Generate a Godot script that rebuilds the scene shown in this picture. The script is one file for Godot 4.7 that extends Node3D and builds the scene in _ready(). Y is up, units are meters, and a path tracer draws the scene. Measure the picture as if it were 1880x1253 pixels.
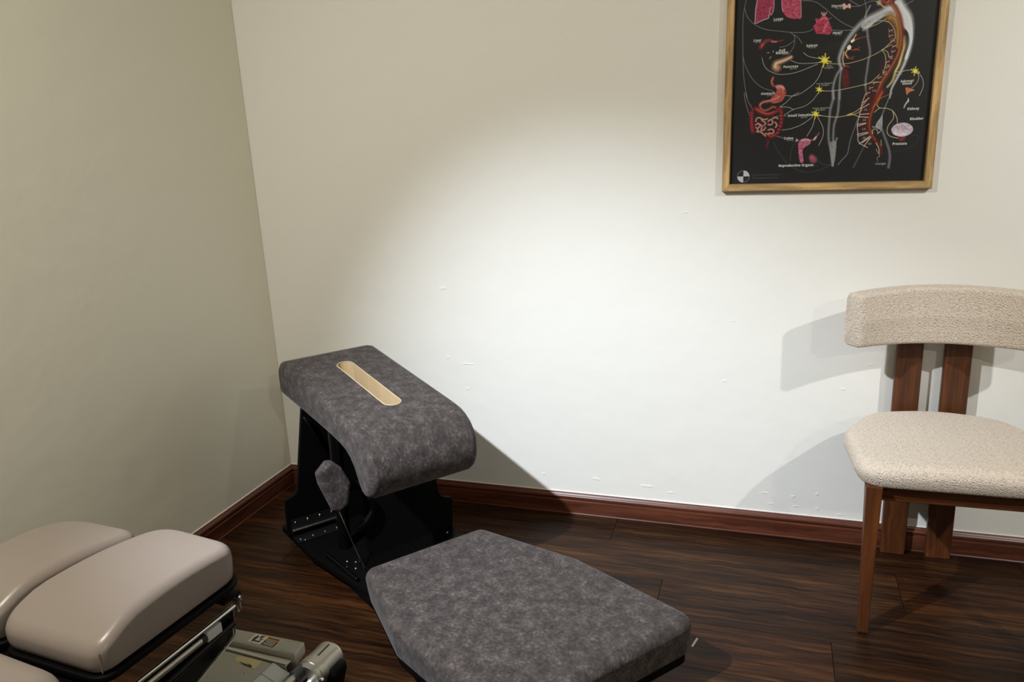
extends Node3D
# A treatment room corner: kneeling chest table, reclining leather table, bouclé chair, framed nerve chart.

# ---------------------------------------------------------------- mesh collecting
class Soup:
	var v := PackedVector3Array()
	func tri(a: Vector3, b: Vector3, c: Vector3):
		v.append(a); v.append(b); v.append(c)
	func quad(a: Vector3, b: Vector3, c: Vector3, d: Vector3):
		tri(a, b, c); tri(a, c, d)
	func loft(rings: Array, cap0 := true, cap1 := true):
		var s := Soup.new()
		for i in rings.size() - 1:
			var p: PackedVector3Array = rings[i]
			var q: PackedVector3Array = rings[i + 1]
			var n := p.size()
			for k in n:
				s.quad(p[k], p[(k + 1) % n], q[(k + 1) % n], q[k])
		if cap0: s.fan(rings[0], true)
		if cap1: s.fan(rings[rings.size() - 1], false)
		add(s)
	func fan(p: PackedVector3Array, back: bool):
		var c := Vector3.ZERO
		for x in p: c += x
		c /= p.size()
		for k in p.size():
			var a := p[k]
			var b := p[(k + 1) % p.size()]
			if back: tri(c, b, a)
			else: tri(c, a, b)
	func volume() -> float:
		var s := 0.0
		for i in range(0, v.size(), 3):
			s += v[i].dot(v[i + 1].cross(v[i + 2]))
		return s
	func add(o: Soup, t := Transform3D.IDENTITY):
		var flip := o.volume() < 0.0
		for i in range(0, o.v.size(), 3):
			v.append(t * o.v[i])
			v.append(t * o.v[i + (2 if flip else 1)])
			v.append(t * o.v[i + (1 if flip else 2)])
	func mesh(crease := 50.0) -> ArrayMesh:
		var n := v.size() / 3
		var fn := PackedVector3Array()
		var fa := PackedVector3Array()
		var at := {}
		for i in n:
			var c := (v[i * 3 + 1] - v[i * 3]).cross(v[i * 3 + 2] - v[i * 3])
			fa.append(c)
			fn.append(c.normalized())
			for k in 3:
				var key := Vector3i((v[i * 3 + k] * 20000.0).round())
				if not at.has(key): at[key] = PackedInt32Array()
				at[key].append(i)
		var lim := cos(deg_to_rad(crease))
		var pos := PackedVector3Array()
		var nor := PackedVector3Array()
		for i in n:
			if fa[i].length() < 1e-14: continue
			for k in [0, 2, 1]:
				var p: Vector3 = v[i * 3 + k]
				var s := Vector3.ZERO
				for j in at[Vector3i((p * 20000.0).round())]:
					if fn[j].dot(fn[i]) > lim: s += fa[j]
				pos.append(p)
				nor.append(s.normalized() if s.length() > 1e-14 else fn[i])
		var arr := []
		arr.resize(Mesh.ARRAY_MAX)
		arr[Mesh.ARRAY_VERTEX] = pos
		arr[Mesh.ARRAY_NORMAL] = nor
		var m := ArrayMesh.new()
		m.add_surface_from_arrays(Mesh.PRIMITIVE_TRIANGLES, arr)
		return m

var M := {}
var taken := {}

# ---------------------------------------------------------------- plane outlines
func fillet(pts: Array, r, n := 5) -> PackedVector2Array:
	var out := PackedVector2Array()
	var c := pts.size()
	for i in c:
		var p: Vector2 = pts[i]
		var a: Vector2 = pts[(i + c - 1) % c]
		var b: Vector2 = pts[(i + 1) % c]
		var rr: float = r[i] if r is Array else r
		var da := (a - p).normalized()
		var db := (b - p).normalized()
		var half := acos(clampf(da.dot(db), -1.0, 1.0)) / 2.0
		var cut := minf(rr / maxf(tan(half), 0.05), minf(a.distance_to(p), b.distance_to(p)) * 0.48)
		var s := p + da * cut
		var e := p + db * cut
		for k in n + 1:
			var t := float(k) / n
			out.append(s.lerp(p, t).lerp(p.lerp(e, t), t))
	return out

func split(p: PackedVector2Array, most: float) -> PackedVector2Array:
	var out := PackedVector2Array()
	for i in p.size():
		var a := p[i]
		var b := p[(i + 1) % p.size()]
		var n := maxi(1, ceili(a.distance_to(b) / most))
		for k in n: out.append(a.lerp(b, float(k) / n))
	return out

func inset(p: PackedVector2Array, d: float) -> PackedVector2Array:
	if absf(d) < 1e-7: return p
	var area := 0.0
	for i in p.size(): area += p[i].cross(p[(i + 1) % p.size()])
	var sgn := 1.0 if area > 0.0 else -1.0
	var out := PackedVector2Array()
	var n := p.size()
	for i in n:
		var e1 := (p[i] - p[(i + n - 1) % n]).normalized()
		var e2 := (p[(i + 1) % n] - p[i]).normalized()
		var n1 := Vector2(-e1.y, e1.x) * sgn
		var n2 := Vector2(-e2.y, e2.x) * sgn
		var m := n1 + n2
		m = m.normalized() if m.length() > 0.01 else n1
		out.append(p[i] + m * d / maxf(m.dot(n2), 0.4))
	return out

func ring_y(p: PackedVector2Array, y: float) -> PackedVector3Array:
	var o := PackedVector3Array()
	for q in p: o.append(Vector3(q.x, y, q.y))
	return o

# a flat outline (x, z) made thick between two heights, edges eased by e
func slab(p: PackedVector2Array, y0: float, y1: float, e := 0.002) -> Soup:
	var s := Soup.new()
	s.loft([ring_y(inset(p, e), y0), ring_y(p, y0 + e), ring_y(p, y1 - e), ring_y(inset(p, e), y1)])
	return s

# an outline in x, y made thick along z; caps follow any outline
func plate(p: PackedVector2Array, z0: float, z1: float, e := 0.002) -> Soup:
	var s := Soup.new()
	var rings := []
	for a in [[e, z0], [0.0, z0 + e], [0.0, z1 - e], [e, z1]]:
		var o := PackedVector3Array()
		for q in inset(p, a[0]): o.append(Vector3(q.x, q.y, a[1]))
		rings.append(o)
	s.loft(rings, false, false)
	var flat := inset(p, e)
	var ix := Geometry2D.triangulate_polygon(flat)
	var c := Soup.new()
	for i in range(0, ix.size(), 3):
		var a := flat[ix[i]]
		var b := flat[ix[i + 1]]
		var d := flat[ix[i + 2]]
		if (b - a).cross(d - a) < 0.0:
			var t := b
			b = d
			d = t
		c.tri(Vector3(a.x, a.y, z1), Vector3(b.x, b.y, z1), Vector3(d.x, d.y, z1))
		c.tri(Vector3(a.x, a.y, z0), Vector3(d.x, d.y, z0), Vector3(b.x, b.y, z0))
	s.v.append_array(c.v)
	return s

func box(size: Vector3, e := 0.002) -> Soup:
	var h := size / 2.0
	return slab(fillet([Vector2(-h.x, -h.z), Vector2(h.x, -h.z), Vector2(h.x, h.z), Vector2(-h.x, h.z)], e, 1), -h.y, h.y, e)

func put(s: Soup, o: Soup, at: Vector3, turn := Vector3.ZERO):
	s.add(o, Transform3D(Basis.from_euler(turn), at))

func boxes(list: Array, e := 0.002) -> Soup:
	var s := Soup.new()
	for b in list: put(s, box(b[1], e), b[0], b[2] if b.size() > 2 else Vector3.ZERO)
	return s

# tube along points
func tube(pts: Array, r, n := 14, round_end := false) -> Soup:
	var s := Soup.new()
	var rings := []
	var up := Vector3.UP
	for i in pts.size():
		var d: Vector3 = (pts[mini(i + 1, pts.size() - 1)] - pts[maxi(i - 1, 0)]).normalized()
		if absf(d.dot(up)) > 0.95: up = Vector3.RIGHT if absf(d.x) < 0.9 else Vector3.BACK
		var x := up.cross(d).normalized()
		var y := d.cross(x)
		up = y
		var rr: float = r[i] if r is Array else r
		var ring := PackedVector3Array()
		for k in n:
			var a := TAU * k / n
			ring.append(pts[i] + (x * cos(a) + y * sin(a)) * rr)
		rings.append(ring)
	s.loft(rings)
	return s

# a shape turned about y: profile of (radius, height)
func lathe(prof: Array, n := 24) -> Soup:
	var s := Soup.new()
	var rings := []
	for p in prof:
		var ring := PackedVector3Array()
		for k in n: ring.append(Vector3(cos(TAU * k / n) * p.x, p.y, sin(TAU * k / n) * p.x))
		rings.append(ring)
	s.loft(rings)
	return s

# upholstered block: outline (x, z), base height y0, top(x, z) height, edge radius r
func cushion(p: PackedVector2Array, y0: float, top: Callable, r: float, base_in := 0.004, bulge := 0.0) -> Soup:
	var s := Soup.new()
	var rings := [ring_y(inset(p, base_in + 0.006), y0), ring_y(inset(p, base_in), y0 + 0.006)]
	for i in 3:
		var o := PackedVector3Array()
		var f := (i + 1) / 3.0
		for q in inset(p, base_in * (1.0 - f) - bulge * sin(PI * f * 0.7)):
			o.append(Vector3(q.x, lerpf(y0 + 0.006, top.call(q.x, q.y) - r, f), q.y))
		rings.append(o)
	for i in range(1, 8):
		var a := i / 7.0 * PI / 2.0
		var o := PackedVector3Array()
		for q in inset(p, r * (1.0 - cos(a)) - bulge * 0.8 * (1.0 - sin(a))):
			o.append(Vector3(q.x, top.call(q.x, q.y) - r + r * sin(a), q.y))
		rings.append(o)
	var base := inset(p, r)
	var c := Vector2.ZERO
	for q in base: c += q
	c /= base.size()
	for f in [0.85, 0.68, 0.5, 0.32, 0.14]:
		var o := PackedVector3Array()
		for q in base:
			var g: Vector2 = c.lerp(q, f)
			o.append(Vector3(g.x, top.call(g.x, g.y), g.y))
		rings.append(o)
	s.loft(rings)
	return s

# ---------------------------------------------------------------- nodes
func numbered(called: String) -> String:
	var k: int = taken.get(called, 0)
	taken[called] = k + 1
	return called if k == 0 else "%s_%03d" % [called, k]

func tag(o: Node, label: String, category: String, group := ""):
	o.set_meta("label", label)
	o.set_meta("category", category)
	if group: o.set_meta("group", group)

func thing(called: String, label: String, category: String, at := Vector3.ZERO, turn := 0.0, group := "") -> Node3D:
	var o := Node3D.new()
	o.name = numbered(called)
	add_child(o)
	o.position = at
	o.rotation.y = deg_to_rad(turn)
	tag(o, label, category, group)
	return o

func part(called: String, m, mat: Material, parent: Node, at := Vector3.ZERO, turn := Vector3.ZERO, crease := 50.0) -> MeshInstance3D:
	var o := MeshInstance3D.new()
	o.name = called
	o.mesh = m.mesh(crease) if m is Soup else m
	o.material_override = mat
	o.position = at
	o.rotation = turn
	parent.add_child(o, true)
	return o

func struct(called: String, m, mat: Material, at := Vector3.ZERO) -> MeshInstance3D:
	var o := part(called, m, mat, self, at)
	o.set_meta("kind", "structure")
	return o

# ---------------------------------------------------------------- materials
func hex(c: String) -> Color:
	return Color.html(c)

func mat(c: Color, rough := 0.6, metal := 0.0) -> StandardMaterial3D:
	var m := StandardMaterial3D.new()
	m.albedo_color = c
	m.roughness = rough
	m.metallic = metal
	return m

func noise_image(w: int, h: int, freq: float, sd: int, kind := FastNoiseLite.TYPE_SIMPLEX_SMOOTH, oct := 4) -> Image:
	var n := FastNoiseLite.new()
	n.seed = sd
	n.noise_type = kind
	n.frequency = freq
	n.fractal_octaves = oct
	if kind == FastNoiseLite.TYPE_CELLULAR: n.fractal_type = FastNoiseLite.FRACTAL_NONE
	return n.get_seamless_image(w, h)

func bytes(im: Image) -> PackedByteArray:
	im.convert(Image.FORMAT_L8)
	return im.get_data()

func tex(im: Image) -> ImageTexture:
	return ImageTexture.create_from_image(im)

func normal_tex(im: Image, depth: float) -> ImageTexture:
	var c := im.duplicate()
	c.convert(Image.FORMAT_RGBA8)
	c.bump_map_to_normal_map(depth)
	return tex(c)

# colour texture from grey layers: ramp of colours by the weighted sum
func ramp_tex(w: int, h: int, layers: Array, ramp: Array) -> ImageTexture:
	var data := PackedByteArray()
	data.resize(w * h * 3)
	var lut := PackedByteArray()
	for i in 256:
		var f := i / 255.0 * (ramp.size() - 1)
		var k := mini(int(f), ramp.size() - 2)
		var c: Color = ramp[k].lerp(ramp[k + 1], f - k)
		lut.append(int(c.r * 255)); lut.append(int(c.g * 255)); lut.append(int(c.b * 255))
	var n := layers.size()
	for i in w * h:
		var s := 0.0
		for l in layers: s += (l[0][i] - 128) * l[1]
		var q := clampi(int(128 + s), 0, 255) * 3
		data[i * 3] = lut[q]
		data[i * 3 + 1] = lut[q + 1]
		data[i * 3 + 2] = lut[q + 2]
	return tex(Image.create_from_data(w, h, false, Image.FORMAT_RGB8, data))

# grey layer stretched along u, optionally bent by another layer
func streaks(w: int, h: int, nw: int, nh: int, freq: float, sd: int, bend: PackedByteArray, by: float) -> PackedByteArray:
	var im := noise_image(nw, nh, freq, sd)
	im.convert(Image.FORMAT_L8)
	im.resize(w, h, Image.INTERPOLATE_CUBIC)
	var d := im.get_data()
	if by == 0.0: return d
	var out := PackedByteArray()
	out.resize(w * h)
	for y in h:
		for x in w:
			var yy := posmod(y + int((bend[y * w + x] - 128) * by), h)
			out[y * w + x] = d[yy * w + x]
	return out

func planar(m: StandardMaterial3D, scale: float, in_world := false, offset := Vector3.ZERO) -> StandardMaterial3D:
	m.uv1_triplanar = true
	m.uv1_world_triplanar = in_world
	m.uv1_scale = Vector3.ONE * scale
	m.uv1_offset = offset
	m.uv1_triplanar_sharpness = 4.0
	return m

func make_materials():
	# painted plaster
	var soft := noise_image(512, 512, 0.012, 3)
	var fine := noise_image(512, 512, 0.05, 5)
	var p := bytes(fine.duplicate())
	var q := bytes(soft.duplicate())
	var wall_bump := PackedByteArray()
	wall_bump.resize(512 * 512)
	for i in 512 * 512: wall_bump[i] = clampi(int(q[i] * 0.8 + p[i] * 0.2), 0, 255)
	var bump := normal_tex(Image.create_from_data(512, 512, false, Image.FORMAT_L8, wall_bump), 2.0)
	M.wall = planar(mat(Color(0.91, 0.907, 0.888), 0.75), 0.9, true)
	M.wall.normal_enabled = true
	M.wall.normal_texture = bump
	M.wall.normal_scale = 0.35
	M.wall_side = planar(mat(Color(0.93, 0.918, 0.862), 0.75), 0.9, true)  # same paint, set lighter here to make up for weak light on the side wall
	M.wall_side.normal_enabled = true
	M.wall_side.normal_texture = bump
	M.wall_side.normal_scale = 0.3
	M.ceiling = mat(Color(0.93, 0.925, 0.9), 0.9)
	M.lit_edge = mat(Color(0.9, 0.89, 0.86), 0.6)  # pale tone for the bright paint edge above the baseboards
	# wood
	var bend := bytes(noise_image(1024, 512, 0.006, 11))
	var fine_g := streaks(1024, 512, 20, 512, 0.11, 21, bend, 0.03)
	var mid_g := streaks(1024, 512, 12, 256, 0.09, 22, bend, 0.06)
	var wide_g := streaks(1024, 512, 8, 64, 0.09, 23, bend, 0.05)
	M.floors = []
	var floor_tex := ramp_tex(1024, 512, [[fine_g, 0.75], [mid_g, 0.5], [wide_g, 0.4]], [hex("170c06"), hex("25160c"), hex("352010"), hex("442c18"), hex("563a21")])
	var tints := [Color(1, 1, 1), Color(0.88, 0.86, 0.86), Color(1.0, 0.95, 0.9), Color(0.93, 0.95, 0.97), Color(0.82, 0.8, 0.78), Color(1, 0.93, 0.88)]
	for k in 6:
		var m := planar(mat(tints[k], 0.42), 1.45, false, Vector3(0.37 * k, 0.21 * k, 0.29 * k))
		m.albedo_texture = floor_tex
		m.metallic_specular = 0.28
		M.floors.append(m)
	M.floor_gap = mat(hex("120b08"), 0.8)
	var grain := ramp_tex(1024, 512, [[fine_g, 0.5], [mid_g, 0.6], [wide_g, 0.3]], [hex("8c8c8c"), hex("c8c8c8"), hex("ffffff")])
	M.mahogany = planar(mat(hex("74402d"), 0.35), 1.3)
	M.mahogany.albedo_texture = grain
	M.walnut = planar(mat(hex("6a3a1a"), 0.45), 1.6)
	M.walnut.albedo_texture = grain
	M.oak = planar(mat(hex("e3bc80"), 0.5), 2.2)
	M.oak.albedo_texture = grain
	# suede
	var s1 := bytes(noise_image(512, 512, 0.02, 31))
	var s2 := bytes(noise_image(512, 512, 0.07, 32))
	var s3 := streaks(512, 512, 256, 512, 0.16, 33, s1, 0.12)
	M.suede = planar(mat(Color.WHITE, 0.95), 2.0)
	M.suede.albedo_texture = ramp_tex(512, 512, [[s1, 0.7], [s2, 0.55], [s3, 0.7]], [hex("252020"), hex("322c2b"), hex("3f3837"), hex("4f4745"), hex("69615e")])
	M.suede.rim_enabled = true
	M.suede.rim = 0.12
	# faux leather
	M.leather = planar(mat(hex("938882"), 0.33), 6.0)
	M.leather.normal_enabled = true
	M.leather.normal_texture = normal_tex(noise_image(256, 256, 0.02, 41), 1.2)
	M.leather.normal_scale = 0.25
	M.leather.metallic_specular = 0.5
	M.seam = mat(hex("9a887b"), 0.5)
	# bouclé
	var b1 := noise_image(512, 512, 0.09, 51, FastNoiseLite.TYPE_CELLULAR)
	var b2 := noise_image(512, 512, 0.03, 52)
	var b1b := bytes(b1.duplicate())
	M.boucle = planar(mat(Color.WHITE, 1.0), 6.0)
	M.boucle.albedo_texture = ramp_tex(512, 512, [[b1b, -0.55], [bytes(b2.duplicate()), 0.4]], [hex("9c8a7b"), hex("d3c5b6"), hex("ece2d6")])
	M.boucle.normal_enabled = true
	b1.convert(Image.FORMAT_L8)
	var inv := b1.get_data()
	for i in inv.size(): inv[i] = 255 - inv[i]
	M.boucle.normal_texture = normal_tex(Image.create_from_data(512, 512, false, Image.FORMAT_L8, inv), 8.0)
	M.boucle.normal_scale = 1.0
	M.boucle.rim_enabled = true
	M.boucle.rim = 0.3
	# the rest
	M.black = mat(hex("0a0a0b"), 0.5)
	M.black.metallic_specular = 0.2
	M.black_gloss = mat(hex("080808"), 0.2)
	M.black_gloss.metallic_specular = 0.35
	M.rubber = mat(hex("1b1c1c"), 0.6)
	M.chrome = mat(Color(0.86, 0.86, 0.85), 0.1, 1.0)
	M.steel = mat(Color(0.72, 0.71, 0.68), 0.32, 1.0)
	M.dark_steel = mat(Color(0.3, 0.3, 0.31), 0.3, 0.9)
	M.screw = mat(Color(0.75, 0.75, 0.75), 0.25, 1.0)
	M.grey_paint = mat(hex("a9a89b"), 0.45)
	M.grey_light = mat(hex("c6c8c8"), 0.4)
	M.lining = mat(hex("bfa882"), 0.9)
	M.piping = mat(hex("cfbe9c"), 0.8)
	M.label_white = mat(hex("ddd8cb"), 0.5)
	M.label_dark = mat(hex("1d1a18"), 0.5)
	M.label_orange = mat(hex("d8962a"), 0.5)
	M.label_old = mat(hex("cfc290"), 0.6)
	M.paper = mat(hex("cfcac0"), 0.8)
	M.ink = [mat(hex("d6d6d6"), 0.7), mat(hex("9a9a9a"), 0.7), mat(hex("3e4042"), 0.7)]
	M.trim_white = mat(hex("e8e6e0"), 0.5)
	M.glow = mat(Color(1, 0.97, 0.9), 0.5)
	M.glow.emission_enabled = true
	M.glow.emission = Color(1, 0.96, 0.88)
	M.glow.emission_energy_multiplier = 4.0

# ---------------------------------------------------------------- nerve chart, in millimetres from the sheet's lower left corner
const ART = [
["s",1.01,1.01,"303033",0.5,1.0,[221.1,351.3,256,375.4]],
["s",1.01,1.01,"303033",0.5,1.0,[230.1,353.1,264.3,377.2]],
["s",1.01,1.01,"303033",0.5,1.0,[239.1,355,272.5,379.1]],
["s",1.01,1.01,"303033",0.5,1.0,[248,356.8,280.8,380.9]],
["s",1.01,1.01,"303033",0.5,1.0,[257,358.7,289,382.7]],
["s",1.01,1.01,"303033",0.5,1.0,[265.9,360.5,297.2,384.6]],
["s",1.01,1.01,"303033",0.5,1.0,[274.8,362.3,305.4,386.4]],
["s",1.01,1.01,"303033",0.5,1.0,[283.6,364.1,313.5,388.2]],
["s",1.01,1.01,"303033",0.5,1.0,[292.5,365.9,321.7,390]],
["s",1.42,1.42,"8a8c8e",0.8,1.0,[29.3,506.9,22.9,466.5,23.6,404.4,28.1,319.8,33.9,276.8,41.5,244.1]],
["s",1.42,1.42,"8a8c8e",0.8,1.0,[26.5,484.7,33.6,463.6,51.2,443.7,81.3,427,119.1,419,150.3,413.6,177.1,410.6,197.4,412.1,209.3,417.3]],
["s",1.42,1.42,"8a8c8e",0.8,1.0,[150.3,413.6,161.2,402.6,162.9,388.1,160.5,373.9,150.1,356.1]],
["s",1.42,1.42,"8a8c8e",0.8,1.0,[161,406.7,173.8,395.5,182.7,382.6]],
["s",1.42,1.42,"8a8c8e",0.8,1.0,[161.7,391.3,143.8,379.2,124.2,375.4]],
["s",1.42,1.42,"8a8c8e",0.8,1.0,[174.9,492.4,195.1,491.6,217.6,483.8,238.5,467.1,263.7,444.1,288.6,425.2,315.1,412.2]],
["s",1.42,1.42,"8a8c8e",0.8,1.0,[257.8,411.6,281.8,408.4,315.4,407.6]],
["s",1.42,1.42,"8a8c8e",0.8,1.0,[25.7,358.1,34.1,330.1,52.5,297.1,79.2,272.1,111.6,258.6]],
["s",1.58,1.58,"8a8c8e",0.8,1.0,[32.6,258.9,35.8,237.2,42.6,215.1,50.1,194.2]],
["s",1.58,1.58,"8a8c8e",0.8,1.0,[36.2,258.7,43,236.8,57.1,213.2]],
["s",1.58,1.58,"8a8c8e",0.8,1.0,[113.2,186.6,129.6,189.5,150.8,189]],
["s",1.58,1.58,"8a8c8e",0.8,1.0,[125,134.1,145.4,128.5]],
["s",1.42,1.42,"8a8c8e",0.8,1.0,[304,467.6,323.5,466.9,334.8,470.8,351.7,476.8,365.4,474.1,385.8,456.8]],
["s",1.42,1.42,"8a8c8e",0.8,1.0,[298,483.8,323.4,467.9]],
["s",1.42,1.42,"8a8c8e",0.8,1.0,[433.1,457.7,454.6,469.4]],
["s",1.42,1.42,"8a8c8e",0.8,1.0,[336.1,480.5,341.6,456.6,339.1,437.1]],
["s",1.35,1.35,"47494b",0.8,1.0,[118.5,119.7,131.6,92.3,158.3,57.1]],
["s",1.35,1.35,"47494b",0.8,1.0,[178.1,112.8,169.5,96,167.5,64.3]],
["s",1.35,1.35,"47494b",0.8,1.0,[176.9,41.9,210.7,30,247.9,35.2,281.7,51.4]],
["s",1.35,1.35,"47494b",0.8,1.0,[244.1,59.7,261,49.5,279.4,50.2]],
["s",1.35,1.35,"3a3c3e",0.8,1.0,[482.2,123.1,496.4,120.2,494.6,104.1,474.3,88.5,446.6,80,431,82.8]],
["f","c6cad4","e4e6ee",1.0,[408.5,470.4,421.5,473.2,433.3,454.8,448.2,434.2,457.5,408.2,460.9,372.7,456.5,345.4,451.8,321.9,445.7,326.3,454.2,361.4,452.8,379.2,445.7,395.4,435.3,408,428,428,414.5,454.4]],
["f","9fa4b0","c5c8d2",0.85,[394.4,457.1,413.6,466.1,420.8,446.1,414.3,433,400.6,438,376.2,432.2,356.3,414,347,408.8,331,414,345.2,433.7,367.6,443.7]],
["s",14.99,3.24,"dcdfe7",1.4,0.9,[420.6,473.3,433.4,453.8,448.4,432.2,455.2,406.4,457.4,369,453.4,337.7,443.7,304.4,432.3,277.9,420.1,249.2,417.1,224.8]],
["s",13.37,6.08,"c9ccd4",1.6,0.85,[393.6,454.2,367.7,442.7,345.3,432.7,330.5,422,315.9,406.2,301.5,386.3,289.1,362.9,282.6,341.1,282.5,326.8,288.6,310]],
["s",5.27,5.27,"aeb1b8",1.6,0.8,[288.6,310,277.6,292.2,271.5,267.7,270.9,246.9,274.4,230]],
["s",4.46,4.46,"aeb1b8",1.6,0.75,[289.7,307.9,287.6,293.7,286.9,266.9,289.1,229.3]],
["s",4.86,4.05,"b4b6bd",1.8,0.7,[347.1,406.8,350.6,384.7,358.7,348.1,356.6,328.1,354.7,299.8,352.9,275.5,355.4,248.6,362,225.6]],
["s",3.24,2.03,"c9ccd4",1.5,0.8,[350.6,465.6,344,450.5,340.1,437]],
["s",8.1,6.08,"d4d7df",1.5,0.8,[339.3,407.4,346.8,411.8,365.1,425.2,394.6,441.5]],
["s",18.23,14.18,"d4d7df",1.6,0.75,[399.2,455.7,413.4,444.8,432.2,421.9,442.9,407.4]],
["s",5.85,4.5,"9b9ca1",1.6,0.85,[271.8,248.5,272,227.6,266.9,199.8,266.3,171.6,265.8,143.1,268.6,114.4,276.4,80.5,282,46.5]],
["s",5.85,4.5,"9b9ca1",1.6,0.85,[287.6,247.7,288.1,222.1,286.8,189.5,279.6,159.2,279.2,128.3,281.4,92.4,283.1,46.5]],
["s",4.95,4.05,"9b9ca1",1.5,0.8,[289.2,122,285.3,104.3,285.7,60.9]],
["f","86878c","9b9ca1",0.8,[269.9,112,288.3,111.3,286.8,60.9,282.6,44.1,276.6,66]],
["s",2.25,3.15,"9b9ca1",1.4,0.8,[422.2,238.2,413.8,220.4,405,193.3,398.9,172.8,390.1,156.9]],
["f","97989d","b0b1b6",0.9,[402.6,181.9,403.3,143.6,386.1,151.3]],
["s",4.95,5.85,"85868b",1.5,0.85,[400.6,149.5,415.4,113.9,426,85.4,429.8,64,428.3,37.9]],
["s",2.03,2.7,"8b8c91",1.4,0.8,[340.2,173.1,331.2,140.6,324.1,112.4,319.5,79.2,309,65.1,296.3,48.6]],
["s",2.25,2.7,"7b7c81",1.4,0.7,[362.1,99.3,349.6,68.7,336.9,39.1]],
["s",10.13,8.1,"c9ccd4",1.5,0.85,[420.6,473.3,414.9,496.8,418.4,523.3,429.1,552.6,424.4,586.9,402,611.7,373.5,618.4,347.8,609.8,334.2,588.5,332.2,562,322,543.8,334,536.9,339.4,515.2,362.9,507.3,375.8,488.7,371.5,469.7]],
["f","8a4a44","c98a7a",0.9,[346.5,575.9,356.1,599.5,382.1,604.4,405.4,592.6,414.7,569.1,406.8,551,386.3,549.2,363.2,555.2]],
["s",10.13,8.1,"8a3a22",1.3,1.0,[391.9,550.5,394.9,523.6,396.2,494.6,401.8,471]],
["s",4.05,3.24,"d8b765",1.4,0.8,[396.7,548.2,400.4,513.5,403.8,482.4]],
["s",22.28,22.28,"4a1f1c",1.5,0.75,[401.2,430.2,412.3,409.7,418.4,381.7,417.5,356,409.4,324.6,398.1,295.1,381.1,261.6,362,225.6]],
["s",24.76,15.75,"45191a",1.5,0.75,[373,240.8,363,211.4,356.3,181.7,354.9,153.7,359.9,130,373.7,108.3]],
["s",16.2,5.27,"c99a4a",1.6,0.8,[401,432.2,412.8,427.3,423,406.9,425.1,381.2,426.2,355.4]],
["s",8.91,4.46,"e3d083",1.5,0.9,[438.6,378.3,441.6,358.3,438.2,336.7,433.5,311.1,426.3,293.4,420.4,269.5,409,253.9]],
["s",2.84,2.03,"f2e6b4",1.2,0.9,[438,374.4,440.6,354.4,436.7,330.8,431.9,307.2,424.5,291.5]],
["s",9.32,12.15,"6e2f1c",1.2,1.0,[403.1,467,415.7,451.4,426.1,428.2,433.5,394.4,434.7,362.8,429.7,335.3,420,311.9,406.5,286.5,392.9,260.9,385.8,224.4]],
["s",3.24,3.65,"b0683f",1.1,0.9,[402.2,466.1,414.8,450.5,424.2,427.4,431,394.6,432.4,362.9,427.4,335.5,417.7,312.1,404.2,286.7,390.5,261,382.8,224.5]],
["s",16.65,4.95,"682318",1.2,1.0,[395.9,241.8,385.2,224.1,375.9,201.6,369.8,178.7,368.7,153.1,375.4,131.8,387.8,113.7,402.3,97.9,406.8,76.5]],
["s",4.5,1.8,"a5522f",1.3,0.9,[396.9,241.8,387.4,224,378.5,201.5,372.7,178.6,371.4,153,378.3,131.7,390,113.6]],
["s",1.8,0.9,"e08b3c",1.2,0.8,[414.9,234,391.8,223.8]],
["s",1.8,0.9,"e08b3c",1.2,0.8,[397.1,239.5,388.1,214.8]],
["s",1.8,0.9,"e08b3c",1.2,0.8,[386,212.6,375.9,201.6]],
["s",1.8,0.9,"e08b3c",1.2,0.8,[391.6,226.1,386.4,208]],
["s",12.15,8.1,"8f3a36",1.3,1.0,[380.5,476.7,388.6,470.2,399.9,471.2]],
["s",1.42,1.42,"d8c27a",1.1,1.0,[365.2,476.1,379.6,463.2,393.5,456.2]],
["s",1.42,1.42,"d8c27a",1.1,1.0,[373,474.4,383.6,460.9,394.6,454.1]],
["s",1.42,1.42,"d8c27a",1.1,1.0,[392.4,469.9,395.9,474.4]],
["s",1.62,1.62,"c9bd93",0.9,1.0,[249.4,324.8,291.8,321.1,321.5,324.3,356.2,334.2,388.1,350.1,404.3,364.9,419.5,379.7]],
["s",1.62,1.62,"c9bd93",0.9,1.0,[241.5,252.7,270.1,251.2,306.1,255.4,349.4,263.3,374.7,268.1,392.4,267.1]],
["s",1.62,1.62,"c9bd93",0.9,1.0,[388.1,350.1,396.8,337.5,400.3,317.2,396.3,293.2]],
["s",1.62,1.62,"c9bd93",0.9,1.0,[388.9,352,402,345.1,405.9,332.9]],
["s",1.62,1.62,"c9bd93",0.9,1.0,[388,351.1,399.2,357.3,410.3,362.5]],
["s",1.62,1.62,"c9bd93",0.9,1.0,[357.7,421.8,380.5,425.6,402.1,418.4,415,399.7,418.4,381.7]],
["s",1.62,1.62,"c9bd93",0.9,1.0,[350.7,410.5,373.3,418.6,391.7,429]],
["s",1.62,1.62,"c9bd93",0.9,1.0,[349.6,261.3,368.6,270.5,387,287.7]],
["s",1.8,1.8,"c9bd93",0.9,1.0,[236.8,187,262.2,182.4,289.6,180,318.4,184.5]],
["s",1.8,1.8,"c9bd93",0.9,1.0,[312.6,184.1,330,191,344.9,201.9,359,220.9]],
["s",1.8,1.8,"c9bd93",0.9,1.0,[314.9,183.1,332.6,186.2,349.7,195.9]],
["s",1.8,1.8,"c9bd93",0.9,1.0,[319.1,188,332.8,182.7,344.4,176.4]],
["s",1.8,1.8,"c9bd93",0.9,1.0,[386.4,208,393.6,199.6,411.2,197.6,427,190,438.1,173.4,441.5,158.2]],
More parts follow.
